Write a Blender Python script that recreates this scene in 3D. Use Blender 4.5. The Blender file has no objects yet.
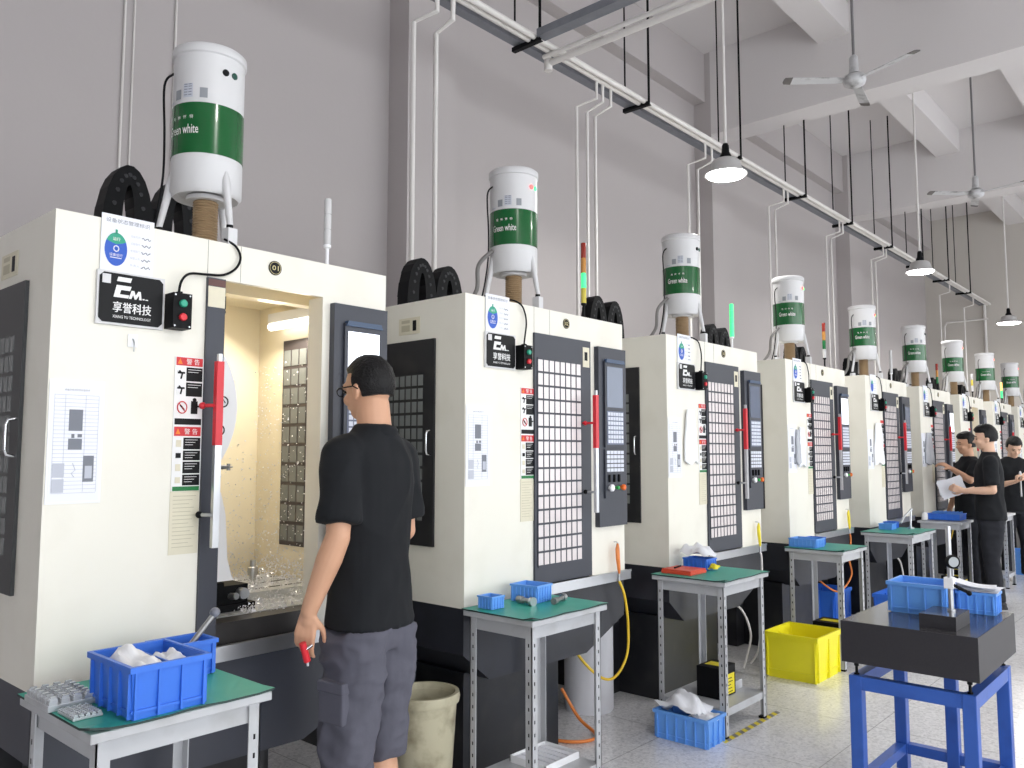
import bpy, bmesh, math, random
from mathutils import Vector, Matrix, noise
PI = math.pi
random.seed(7)
SC = bpy.context.scene
COL = SC.collection

# ------------------------------------------------------------------ materials
def lin(c):
    return tuple(((v / 255) / 12.92 if v / 255 <= .04045 else ((v / 255 + .055) / 1.055) ** 2.4) for v in c)

MATS = {}
def mat(name, rgb, rough=.5, metal=0., var=.06, scale=6., bump=0., bscale=40., emit=0., ergb=None, trans=0., alpha=1., coat=0., stain=None, stain_amt=.0, spec=.5):
    if name in MATS: return MATS[name]
    m = bpy.data.materials.new(name); m.use_nodes = True
    nt = m.node_tree; b = nt.nodes['Principled BSDF']
    c = lin(rgb)
    tc = nt.nodes.new('ShaderNodeTexCoord')
    if var > 0:
        n = nt.nodes.new('ShaderNodeTexNoise'); n.inputs['Scale'].default_value = scale; n.inputs['Detail'].default_value = 4
        nt.links.new(tc.outputs['Object'], n.inputs['Vector'])
        r = nt.nodes.new('ShaderNodeMix'); r.data_type = 'RGBA'
        r.inputs['A'].default_value = tuple(v * (1 - var) for v in c) + (1,)
        r.inputs['B'].default_value = tuple(min(1, v * (1 + var)) for v in c) + (1,)
        nt.links.new(n.outputs['Fac'], r.inputs['Factor'])
        out = r.outputs['Result']
        if stain:
            n2 = nt.nodes.new('ShaderNodeTexNoise'); n2.inputs['Scale'].default_value = scale * 1.7; n2.inputs['Detail'].default_value = 8
            nt.links.new(tc.outputs['Object'], n2.inputs['Vector'])
            cr = nt.nodes.new('ShaderNodeValToRGB'); cr.color_ramp.elements[0].position = .5; cr.color_ramp.elements[1].position = .72
            cr.color_ramp.elements[1].color = (stain_amt,) * 3 + (1,); cr.color_ramp.elements[0].color = (0, 0, 0, 1)
            nt.links.new(n2.outputs['Fac'], cr.inputs['Fac'])
            r2 = nt.nodes.new('ShaderNodeMix'); r2.data_type = 'RGBA'
            nt.links.new(cr.outputs['Color'], r2.inputs['Factor']); nt.links.new(out, r2.inputs['A'])
            r2.inputs['B'].default_value = lin(stain) + (1,)
            out = r2.outputs['Result']
        nt.links.new(out, b.inputs['Base Color'])
    else:
        b.inputs['Base Color'].default_value = c + (1,)
    b.inputs['Roughness'].default_value = rough; b.inputs['Metallic'].default_value = metal
    b.inputs['Specular IOR Level'].default_value = spec
    b.inputs['Transmission Weight'].default_value = trans; b.inputs['Alpha'].default_value = alpha
    b.inputs['Coat Weight'].default_value = coat
    if emit:
        b.inputs['Emission Color'].default_value = lin(ergb or rgb) + (1,); b.inputs['Emission Strength'].default_value = emit
    if bump:
        n3 = nt.nodes.new('ShaderNodeTexNoise'); n3.inputs['Scale'].default_value = bscale; n3.inputs['Detail'].default_value = 5
        nt.links.new(tc.outputs['Object'], n3.inputs['Vector'])
        bp = nt.nodes.new('ShaderNodeBump'); bp.inputs['Strength'].default_value = bump; bp.inputs['Distance'].default_value = .01
        nt.links.new(n3.outputs['Fac'], bp.inputs['Height']); nt.links.new(bp.outputs['Normal'], b.inputs['Normal'])
    MATS[name] = m
    return m

cream = mat('cream_paint', (236, 233, 222), .42, var=.02, scale=2, bump=.02, bscale=120, stain=(196, 190, 170), stain_amt=.18)
cream_in = mat('cream_inner_paint', (240, 230, 206), .35, var=.05, scale=3, stain=(222, 214, 200), stain_amt=.6)
slate = mat('slate_paint', (58, 61, 71), .45, var=.05, scale=4, bump=.02, bscale=150)
black_paint = mat('black_base_paint', (27, 28, 33), .4, var=.1, scale=4, stain=(62, 60, 58), stain_amt=.4)
black_rub = mat('black_plastic', (12, 13, 16), .55, var=.1, scale=20, spec=.18)
pane_m = mat('window_pane_reflection', (222, 214, 214), .25, .1, var=.07, scale=9)  # pale tone stands for light reflected in the door panes
dark_glass = mat('dark_glass', (118, 122, 122), .2, var=.1, scale=9)
white_paint = mat('white_paint', (212, 212, 214), .4, var=.02)
white_pl = mat('white_plastic', (240, 241, 244), .4, var=.02)
paper_m = mat('white_paper', (236, 238, 246), .7, var=.02, scale=20)
green_band = mat('green_band', (0, 88, 38), .22, var=.03, coat=.4)
green_dark = mat('green_ink', (20, 120, 60), .5, var=.02)
grey_ink = mat('grey_ink', (120, 124, 134), .6, var=.05)
light_ink = mat('light_grey_ink', (190, 194, 206), .6, var=.02)
black_ink = mat('black_ink', (14, 15, 18), .5, var=.02, spec=.25)
white_ink = mat('white_ink', (238, 238, 238), .5, var=.0)
red_ink = mat('red_ink', (208, 40, 48), .45, var=.02)
blue_ink = mat('blue_ink', (34, 86, 190), .4, var=.03)
orange_ink = mat('orange_ink', (240, 130, 30), .45, var=.02)
tan_paper = mat('tan_label', (222, 216, 194), .6, var=.05, scale=30)
brown_duct = mat('brown_duct', (150, 126, 96), .5, var=.12, scale=12)
steel = mat('steel', (196, 198, 202), .28, .9, var=.08, scale=12)
dull_steel = mat('dull_steel', (150, 150, 150), .4, .7, var=.12, scale=12)
chrome = mat('chrome', (220, 222, 226), .12, 1., var=.02)
galv = mat('galvanised_steel', (136, 140, 148), .45, .55, var=.15, scale=14)
conduit_m = mat('white_conduit', (224, 221, 218), .45, var=.03)
alu = mat('aluminium', (205, 208, 212), .35, .6, var=.12, scale=25)
table_m = mat('grey_table_paint', (186, 188, 192), .4, var=.04, scale=4, stain=(140, 138, 134), stain_amt=.35)
mat_green = mat('green_rubber_mat', (46, 162, 142), .42, var=.08, scale=7, stain=(70, 170, 150), stain_amt=.4)
mat_edge = mat('dark_mat_edge', (40, 60, 58), .6)
crate_blue = mat('blue_crate_plastic', (56, 116, 220), .38, var=.06, scale=8, bump=.03, bscale=60)
crate_blue2 = mat('light_blue_crate_plastic', (104, 164, 240), .36, var=.06, scale=8)
crate_yellow = mat('yellow_crate_plastic', (244, 234, 40), .36, var=.04, scale=8)
stand_blue = mat('blue_stand_paint', (50, 94, 182), .4, var=.06, scale=6, stain=(30, 56, 120), stain_amt=.3)
granite = mat('black_granite', (44, 43, 48), .5, var=.25, scale=160)
granite_top = mat('polished_granite_sheen', (70, 69, 72), .16, var=.2, scale=160)  # polished top; reflected light is put into its paler colour
red_pl = mat('red_plastic', (214, 38, 52), .35, var=.02)
red_box_m = mat('red_orange_plastic', (222, 78, 52), .45, var=.05)
green_pl = mat('green_plastic', (40, 160, 130), .35, var=.02)
green_btn = mat('green_button', (60, 180, 90), .4, var=.02)
orange_pl = mat('orange_plastic', (236, 112, 40), .4, var=.02)
yellow_pl = mat('yellow_plastic', (238, 220, 40), .4, var=.04)
hose_y = mat('yellow_hose', (236, 196, 48), .4, var=.04)
hose_o = mat('orange_hose', (224, 130, 60), .4, var=.04)
tower_red = mat('tower_red_lens', (150, 50, 40), .25, var=.03)
tower_amber = mat('tower_amber_lens', (200, 140, 70), .25, var=.03)
tower_green = mat('tower_green_lens', (30, 110, 60), .25, var=.03)
tower_clear = mat('tower_clear_lens', (205, 205, 206), .2, var=.03)
tower_yellow = mat('tower_yellow_lens', (214, 196, 84), .25, var=.03)
lit_green = mat('lit_green_lens', (90, 235, 150), .3, var=0, emit=1., ergb=(60, 225, 130))
lit_amber = mat('lit_amber_lens', (255, 200, 120), .3, var=0, emit=1.8, ergb=(255, 200, 110))
lit_red = mat('lit_red_lens', (255, 90, 80), .3, var=0, emit=2.2, ergb=(255, 80, 80))
screen_lit = mat('lit_screen', (240, 245, 255), .2, var=0, emit=1.4, ergb=(236, 242, 255))
screen_off = mat('dim_screen', (96, 106, 128), .12, var=.06, scale=3)
key_m = mat('pale_keys', (216, 220, 232), .4, var=.06, scale=40)
panel_blue = mat('bezel_blue', (52, 74, 104), .35, var=.03)
lamp_glow = mat('lamp_glow', (255, 255, 252), .4, var=0, emit=14.)
tube_glow = mat('tube_glow', (255, 250, 240), .4, var=0, emit=3.)
shade_m = mat('lamp_shade_paint', (196, 194, 194), .4, var=.03)
fan_m = mat('fan_paint', (196, 196, 198), .4, var=.06, stain=(84, 82, 80), stain_amt=.85, scale=6)
fan_tip = mat('fan_dusty_tip', (104, 100, 98), .6, var=.2, scale=20)
bin_m = mat('stained_bin_plastic', (190, 184, 158), .55, var=.08, scale=5, stain=(112, 100, 76), stain_amt=.75, bump=.05)
dull_white = mat('white_barrel_plastic', (216, 216, 222), .4, var=.04, scale=3)
bag_m = mat('white_plastic_bag', (232, 234, 240), .35, var=.03, scale=12, bump=.25, bscale=18)
grey_bag_m = mat('grey_plastic_bag', (170, 174, 182), .25, var=.1, scale=12, bump=.3, bscale=22)
skin = mat('skin', (206, 158, 128), .5, var=.05, scale=14)
skin_pale = mat('skin_pale', (222, 180, 154), .5, var=.05, scale=14)
hair_m = mat('black_hair', (13, 12, 14), .5, var=.3, scale=60, bump=.5, bscale=120, spec=.3)
shirt_m = mat('black_polo_fabric', (10, 14, 20), .9, var=.1, scale=8, bump=.15, bscale=14)
pants_grey = mat('grey_cargo_fabric', (86, 86, 98), .85, var=.12, scale=10, bump=.3, bscale=16)
pants_black = mat('black_trouser_fabric', (27, 29, 37), .85, var=.1, scale=8, bump=.2, bscale=14)
shoe_m = mat('dark_shoe', (40, 40, 44), .6)
shoe_w = mat('pale_shoe', (210, 206, 200), .6)
chips_m = mat('metal_chips', (226, 226, 232), .3, .25, var=.2, scale=80)
tape_y = mat('yellow_floor_tape', (226, 206, 60), .6, var=.06, scale=30)
tape_k = mat('black_floor_tape', (130, 128, 124), .6, var=.1, scale=30)
eye_m = mat('eye_dark', (26, 20, 20), .2)

def wall_mat(name, rgb, rough=.85):
    m = mat(name, rgb, rough, var=.035, scale=.7, bump=.06, bscale=30)
    return m
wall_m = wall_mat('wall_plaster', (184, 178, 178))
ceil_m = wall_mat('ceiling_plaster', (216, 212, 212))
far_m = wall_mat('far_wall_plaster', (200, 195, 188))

def floor_mat():
    m = bpy.data.materials.new('terrazzo_floor'); m.use_nodes = True
    nt = m.node_tree; b = nt.nodes['Principled BSDF']
    tc = nt.nodes.new('ShaderNodeTexCoord')
    v = nt.nodes.new('ShaderNodeTexVoronoi'); v.inputs['Scale'].default_value = 75
    v2 = nt.nodes.new('ShaderNodeTexVoronoi'); v2.inputs['Scale'].default_value = 120
    n = nt.nodes.new('ShaderNodeTexNoise'); n.inputs['Scale'].default_value = 1.3; n.inputs['Detail'].default_value = 6
    for t in (v, v2, n): nt.links.new(tc.outputs['Object'], t.inputs['Vector'])
    cr = nt.nodes.new('ShaderNodeValToRGB')
    e = cr.color_ramp.elements
    e[0].position = .0; e[0].color = lin((184, 184, 188)) + (1,)
    e[1].position = 1.; e[1].color = lin((246, 246, 247)) + (1,)
    x = e.new(.25); x.color = lin((218, 218, 221)) + (1,)
    x = e.new(.6); x.color = lin((234, 233, 235)) + (1,)
    sep = nt.nodes.new('ShaderNodeSeparateColor'); nt.links.new(v.outputs['Color'], sep.inputs['Color'])
    nt.links.new(sep.outputs['Red'], cr.inputs['Fac'])
    cr2 = nt.nodes.new('ShaderNodeValToRGB')
    cr2.color_ramp.elements[0].color = lin((212, 212, 215)) + (1,); cr2.color_ramp.elements[1].color = lin((242, 241, 243)) + (1,)
    sep2 = nt.nodes.new('ShaderNodeSeparateColor'); nt.links.new(v2.outputs['Color'], sep2.inputs['Color'])
    nt.links.new(sep2.outputs['Green'], cr2.inputs['Fac'])
    mx = nt.nodes.new('ShaderNodeMix'); mx.data_type = 'RGBA'; mx.inputs['Factor'].default_value = .5
    nt.links.new(cr.outputs['Color'], mx.inputs['A']); nt.links.new(cr2.outputs['Color'], mx.inputs['B'])
    mu = nt.nodes.new('ShaderNodeMix'); mu.data_type = 'RGBA'; mu.blend_type = 'MULTIPLY'; mu.inputs['Factor'].default_value = 1
    cr3 = nt.nodes.new('ShaderNodeValToRGB'); cr3.color_ramp.elements[0].position = .3; cr3.color_ramp.elements[1].position = .7
    cr3.color_ramp.elements[0].color = (.94, .94, .94, 1)
    nt.links.new(n.outputs['Fac'], cr3.inputs['Fac'])
    nt.links.new(mx.outputs['Result'], mu.inputs['A']); nt.links.new(cr3.outputs['Color'], mu.inputs['B'])
    # slab joints
    bt = nt.nodes.new('ShaderNodeTexBrick'); bt.inputs['Scale'].default_value = 1; bt.inputs['Mortar Size'].default_value = .003
    bt.offset = 0; bt.inputs['Brick Width'].default_value = .8; bt.inputs['Row Height'].default_value = .8
    bt.inputs['Color1'].default_value = (1, 1, 1, 1); bt.inputs['Color2'].default_value = (1, 1, 1, 1); bt.inputs['Mortar'].default_value = (.6, .6, .6, 1)
    nt.links.new(tc.outputs['Object'], bt.inputs['Vector'])
    mu2 = nt.nodes.new('ShaderNodeMix'); mu2.data_type = 'RGBA'; mu2.blend_type = 'MULTIPLY'; mu2.inputs['Factor'].default_value = 1
    nt.links.new(mu.outputs['Result'], mu2.inputs['A']); nt.links.new(bt.outputs['Color'], mu2.inputs['B'])
    nt.links.new(mu2.outputs['Result'], b.inputs['Base Color'])
    b.inputs['Roughness'].default_value = .2
    b.inputs['Specular IOR Level'].default_value = .7
    return m
floor_m = floor_mat()

# ------------------------------------------------------------------ mesh builder
TEXT_CACHE = {}
def text_geo(s, extrude=0):
    k = s
    if k not in TEXT_CACHE:
        cu = bpy.data.curves.new('t', 'FONT'); cu.body = s; cu.size = 1; cu.resolution_u = 2; cu.offset = 0 if ord(s[0]) > 999 else .004
        o = bpy.data.objects.new('t', cu)
        me = o.to_mesh()
        vs = [v.co.copy() for v in me.vertices]; fs = [tuple(p.vertices) for p in me.polygons]
        o.to_mesh_clear(); bpy.data.objects.remove(o); bpy.data.curves.remove(cu)
        TEXT_CACHE[k] = (vs, fs)
    return TEXT_CACHE[k]

class MB:
    def __init__(s): s.v = []; s.f = []; s.m = []; s.sm = []
    def add(s, vs, fs, mi=0, smooth=False, M=None):
        b = len(s.v)
        if M is not None: vs = [M @ Vector(v) for v in vs]
        s.v += [tuple(v) for v in vs]
        for f in fs: s.f.append(tuple(i + b for i in f)); s.m.append(mi); s.sm.append(smooth)
        return s
    def box(s, x0, x1, y0, y1, z0, z1, mi=0, M=None):
        vs = [(x, y, z) for x in (x0, x1) for y in (y0, y1) for z in (z0, z1)]
        return s.add(vs, [(0, 1, 3, 2), (4, 6, 7, 5), (0, 4, 5, 1), (2, 3, 7, 6), (0, 2, 6, 4), (1, 5, 7, 3)], mi, M=M)
    def prism(s, poly, a, b, plane='xz', mi=0, M=None):
        n = len(poly)
        def P(u, v, w): return {'xz': (u, w, v), 'xy': (u, v, w), 'yz': (w, u, v)}[plane]
        vs = [P(u, v, a) for u, v in poly] + [P(u, v, b) for u, v in poly]
        fs = [tuple(range(n))[::-1], tuple(range(n, 2 * n))] + [(i, (i + 1) % n, n + (i + 1) % n, n + i) for i in range(n)]
        return s.add(vs, fs, mi, M=M)
    def tube(s, pts, r, n=10, mi=0, caps=True, M=None, smooth=True):
        pts = [Vector(p) for p in pts]; k = len(pts)
        rs = r if isinstance(r, (list, tuple)) else [r] * k
        vs = []; up = None
        for i, p in enumerate(pts):
            t = (pts[min(i + 1, k - 1)] - pts[max(i - 1, 0)]).normalized()
            if up is None:
                up = Vector((0, 0, 1)) if abs(t.z) < .9 else Vector((1, 0, 0))
            a = (up - t * up.dot(t)).normalized(); up = a; c = t.cross(a)
            vs += [p + (a * math.cos(2 * PI * j / n) + c * math.sin(2 * PI * j / n)) * rs[i] for j in range(n)]
        fs = [(i * n + j, i * n + (j + 1) % n, (i + 1) * n + (j + 1) % n, (i + 1) * n + j) for i in range(k - 1) for j in range(n)]
        s.add(vs, fs, mi, smooth, M=M)
        if caps: s.add(vs[:n], [tuple(range(n))[::-1]], mi, M=M); s.add(vs[-n:], [tuple(range(n))], mi, M=M)
        return s
    def lathe(s, prof, c=(0, 0, 0), n=24, mi=0, axis='z', M=None, mis=None, caps=True):
        c = Vector(c); vs = []
        for r, h in prof:
            for j in range(n):
                a = 2 * PI * j / n; u, v = r * math.cos(a), r * math.sin(a)
                vs.append(c + Vector({'z': (u, v, h), 'y': (u, h, v), 'x': (h, u, v)}[axis]))
        s.add(vs, [(i * n + j, i * n + (j + 1) % n, (i + 1) * n + (j + 1) % n, (i + 1) * n + j) for i in range(len(prof) - 1) for j in range(n)], mi, True, M=M)
        if prof[0][0] > 1e-5 and caps: s.add(vs[:n], [tuple(range(n))[::-1]], mis[0] if mis else mi, M=M)
        if prof[-1][0] > 1e-5 and caps: s.add(vs[-n:], [tuple(range(n))], mis[-1] if mis else mi, M=M)
        return s
    def ball(s, c, r, mi=0, n=12, M=None):
        rx, ry, rz = r if isinstance(r, (tuple, list)) else (r, r, r)
        vs = []; fs = []
        k = n // 2
        for i in range(k + 1):
            t = PI * i / k
            for j in range(n):
                a = 2 * PI * j / n
                vs.append((c[0] + rx * math.sin(t) * math.cos(a), c[1] + ry * math.sin(t) * math.sin(a), c[2] + rz * math.cos(t)))
        for i in range(k):
            for j in range(n): fs.append((i * n + j, (i + 1) * n + j, (i + 1) * n + (j + 1) % n, i * n + (j + 1) % n))
        return s.add(vs, fs, mi, True, M=M)
    def text(s, t, w, x, y, z, mi=0, h=None, face='-y', fn=None):
        """flat lettering fitted to width w (and height h) centred on x,z, facing -y"""
        vs, fs = text_geo(t)
        if not vs: return s
        x0 = min(v.x for v in vs); x1 = max(v.x for v in vs); y0 = min(v.y for v in vs); y1 = max(v.y for v in vs)
        sx = w / max(1e-6, x1 - x0); sy = sx if h is None else h / max(1e-6, y1 - y0)
        out = []
        for v in vs:
            u = (v.x - (x0 + x1) / 2) * sx; q = (v.y - (y0 + y1) / 2) * sy
            out.append(fn(u, q) if fn else (x + u, y, z + q))
        return s.add(out, fs, mi)
    def build(s, name, mats, parent=None, loc=None, rot=None, bevel=0, weld=False):
        me = bpy.data.meshes.new(name); me.from_pydata(s.v, [], s.f)
        for m in (mats if isinstance(mats, (list, tuple)) else [mats]): me.materials.append(m)
        me.polygons.foreach_set('material_index', s.m); me.polygons.foreach_set('use_smooth', s.sm)
        bm = bmesh.new(); bm.from_mesh(me)
        bmesh.ops.recalc_face_normals(bm, faces=bm.faces); bm.to_mesh(me); bm.free()
        o = bpy.data.objects.new(name, me); COL.objects.link(o)
        if parent: o.parent = parent
        if loc: o.location = loc
        if rot: o.rotation_euler = rot
        if any(s.sm):
            try: me.set_sharp_from_angle(angle=.9)
            except Exception: pass
        if bevel:
            b = o.modifiers.new('bevel', 'BEVEL'); b.width = bevel; b.segments = 2; b.limit_method = 'ANGLE'; b.angle_limit = .7
        return o

def thing(name, label, cat, loc=(0, 0, 0), rotz=0, group=None):
    o = bpy.data.objects.new(name, None); COL.objects.link(o)
    o.location = loc; o.rotation_euler = (0, 0, rotz); o.empty_display_size = .1
    return tag(o, label, cat, group)
def tag(o, label, cat, group=None):
    o['label'] = label; o['category'] = cat
    if group: o['group'] = group
    return o
def struct(o, label=None):
    o['kind'] = 'structure'
    if label: o['label'] = label
    return o
def arc(p0, p1, p2, n=8):
    p0, p1, p2 = Vector(p0), Vector(p1), Vector(p2)
    return [(1 - t) ** 2 * p0 + 2 * t * (1 - t) * p1 + t * t * p2 for t in [i / n for i in range(n + 1)]]
def spline(pts, n=6):
    P = [Vector(p) for p in pts]; out = []
    for i in range(len(P) - 1):
        a = P[max(i - 1, 0)]; b = P[i]; c = P[i + 1]; d = P[min(i + 2, len(P) - 1)]
        for k in range(n):
            t = k / n
            out.append(.5 * ((2 * b) + (c - a) * t + (2 * a - 5 * b + 4 * c - d) * t * t + (3 * b - a - 3 * c + d) * t ** 3))
    out.append(P[-1]); return out

# ------------------------------------------------------------------ camera
cam = bpy.data.cameras.new('camera'); co = bpy.data.objects.new('camera', cam); COL.objects.link(co)
co.location = (0, 0, 1.5)
YAW = math.radians(41.6); PITCH = math.atan(69 / 821)
co.rotation_euler = (PI / 2 + PITCH, 0, YAW - PI / 2)
cam.sensor_width = 36; cam.lens = 821 / 1024 * 36; cam.clip_end = 200; cam.clip_start = .05
SC.camera = co

# ------------------------------------------------------------------ setting
WY = 5.15; FX = 19.8; CZ = 6.7; BX = -5.; RY = -6.5
struct(MB().box(BX, FX, RY, WY, -.1, 0).build('floor', floor_m))
struct(MB().box(BX - .2, FX + .2, RY - .2, WY + .2, CZ, CZ + .2).build('ceiling', ceil_m))
wl = MB().box(BX, FX, WY, WY + .2, 0, CZ)
struct(wl.build('wall_left', wall_m))
struct(MB().box(FX, FX + .2, RY, WY + .2, 0, CZ).build('wall_far', far_m))
struct(MB().box(BX - .2, BX, 1.2, WY + .2, 0, CZ).box(BX - .2, BX, RY - .2, 1.2, 0, .4).box(BX - .2, BX, RY - .2, 1.2, 3.8, CZ).box(BX - .2, BX, -2.8, 1.2, .4, 3.8).build('wall_back_unseen', wall_m))  # unseen back wall and its opening, added to set light on machine sides
wr = MB()
wr.box(BX, FX, RY - .2, RY, 0, .5).box(BX, FX, RY - .2, RY, 4.4, CZ)
for x in (BX + .2, .8, 5.5, 10.2, 14.9, FX - .25):
    wr.box(x - .2, x + .2, RY - .2, RY, .5, 4.4)
struct(wr.build('wall_right', wall_m))
# pilasters, cross beams and joists
for i, x in enumerate((-.75, 4.26, 9.40, 14.36)):
    struct(MB().box(x, x + .55, WY - .24, WY, 0, CZ).build('trim_%d' % (i + 1), wall_m))
k = 5
for x in (-.75, 4.26, 9.4, 14.40):
    struct(MB().box(x, x + .42, RY, WY - .24, 5.6, CZ).build('trim_%d' % k, ceil_m)); k += 1
for a, b in ((BX, -.75), (-.33, 4.26), (4.68, 9.4), (9.82, 14.40), (14.82, FX)):
    for y in (3.5, 2.03, .55, -.95, -2.45, -3.95):
        struct(MB().box(a, b, y - .36, y, 6.33, CZ).build('trim_%d' % k, ceil_m)); k += 1
for a, b in ((BX, -.75), (-.2, 4.26), (4.81, 9.40), (9.95, 14.36), (14.91, FX)):
    struct(MB().box(a, b, WY - .16, WY, 6.05, CZ).build('trim_%d' % k, wall_m)); k += 1

# ------------------------------------------------------------------ machining centres
FY = 2.58; W = 1.25; D = 1.42
MX = [.88, 2.59, 4.31, 6.05, 7.82, 9.52, 11.2, 12.98, 14.7]

def face_panel(mb, x0, x1, z0, z1, y, mi, t=.002): mb.box(x0, x1, y - t, y, z0, z1, mi)

def notice(parent, n):
    mb = MB(); mb.box(.004, .158, -.004, -.001, 1.352, 1.716, 1); face_panel(mb, .01, .150, 1.36, 1.708, -.004, 0, .001)
    y = -.0055
    if n <= 4:
        mb.text('设备日常点检作业指导书', .07, .08, y, 1.686, 2)
        for i in range(26):
            z = 1.67 - i * .0115
            mb.box(.018, .142, y, y + .0006, z, z + .0012, 3)
        for xx in (.018, .048, .105, .142): mb.box(xx, xx + .001, y, y + .0006, 1.385, 1.67, 3)
    mb.box(.06, .098, y - .001, y, 1.565, 1.628, 2); mb.box(.06, .098, y - .001, y, 1.51, 1.542, 2); mb.box(.068, .076, y - .002, y - .001, 1.544, 1.556, 2); mb.box(.085, .097, y - .002, y - .001, 1.546, 1.556, 2)
    mb.box(.02, .052, y - .001, y, 1.43, 1.47, 3); mb.box(.02, .052, y - .001, y, 1.385, 1.424, 3)
    mb.box(.104, .134, y - .001, y, 1.415, 1.492, 2); mb.box(.109, .129, y - .002, y - .001, 1.425, 1.462, 3)
    mb.tube([(.075, y, 1.47), (.083, y, 1.45), (.072, y, 1.44), (.08, y, 1.43)], .001, 4, 3)
    mb.build('notice_sheet', [paper_m, white_pl, grey_ink, light_ink], parent)

def warning(parent, n):
    mb = MB(); y = -.003
    mb.box(.376, .474, y, -.001, 1.378, 1.815, 1)
    def blk(x0, x1, z0, z1, mi): mb.box(x0, x1, y - .0012, y, z0, z1, mi)
    blk(.38, .47, 1.785, 1.812, 2); blk(.38, .47, 1.555, 1.585, 2)
    for zc in (1.799, 1.57):
        mb.prism([(.384, zc - .009), (.4, zc - .009), (.392, zc + .009)], y - .0022, y - .0012, 'xz', 3)
        if n <= 4: mb.text('警 告', .045, .436, y - .002, zc, 1)
    for z1, z0 in ((1.78, 1.735), (1.73, 1.685)):
        blk(.415, .47, z0, z1, 0)
        blk(.384, .410, z0 + .004, z1 - .01, 1)
        mb.tube([(.39, y - .002, z1 - .012), (.4, y - .002, (z0 + z1) / 2), (.396, y - .002, z0 + .006)], .003, 5, 0)
        mb.box(.385, .409, y - .003, y - .0012, z1 - .022, z1 - .016, 0)
    blk(.38, .47, 1.592, 1.612, 0)
    # prohibition ring and figure
    ring = [(.403 + .016 * math.cos(a), y - .003, 1.648 + .019 * math.sin(a)) for a in [i * PI / 8 for i in range(17)]]
    mb.tube(ring, .0018, 5, 2, caps=False); mb.tube([(.392, y - .003, 1.662), (.414, y - .003, 1.634)], .0015, 5, 2)
    mb.tube([(.397, y - .002, 1.655), (.404, y - .002, 1.648), (.41, y - .002, 1.64)], .0028, 5, 0)
    mb.box(.434, .456, y - .002, y, 1.628, 1.67, 0); mb.ball((.445, y - .002, 1.674), (.007, .001, .007), 0, 8); mb.box(.456, .466, y - .002, y, 1.65, 1.656, 0)
    for i, (z1, z0) in enumerate(((1.55, 1.512), (1.508, 1.476), (1.472, 1.434), (1.43, 1.395))):
        blk(.412, .47, z0, z1, 0)
        mb.box(.387, .404, y - .002, y - .001, z0 + .008, z1 - .008, 0 if i == 1 else 4)
        for j in range(3): mb.box(.418, .46 - .008 * j, y - .0022, y - .0012, z1 - .008 - j * .008, z1 - .0065 - j * .008, 1)
    for z1 in (1.78, 1.73):
        for j in range(2): mb.box(.42, .465 - .01 * j, y - .0022, y - .0012, z1 - .008 - j * .008, z1 - .0065 - j * .008, 1)
    blk(.38, .47, 1.378, 1.392, 5)
    mb.build('warning_label', [black_ink, white_ink, red_ink, orange_ink, tan_paper, green_dark], parent)
    mb = MB(); mb.box(.374, .472, -.0025, -.001, 1.175, 1.376, 0)
    for i in range(14): mb.box(.384, .462 - (i * 7 % 5) * .006, -.0032, -.0025, 1.36 - i * .0125, 1.362 - i * .0125, 1)
    mb.build('instruction_label', [tan_paper, mat('tan_ink', (190, 184, 160), .6)], parent)

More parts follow.
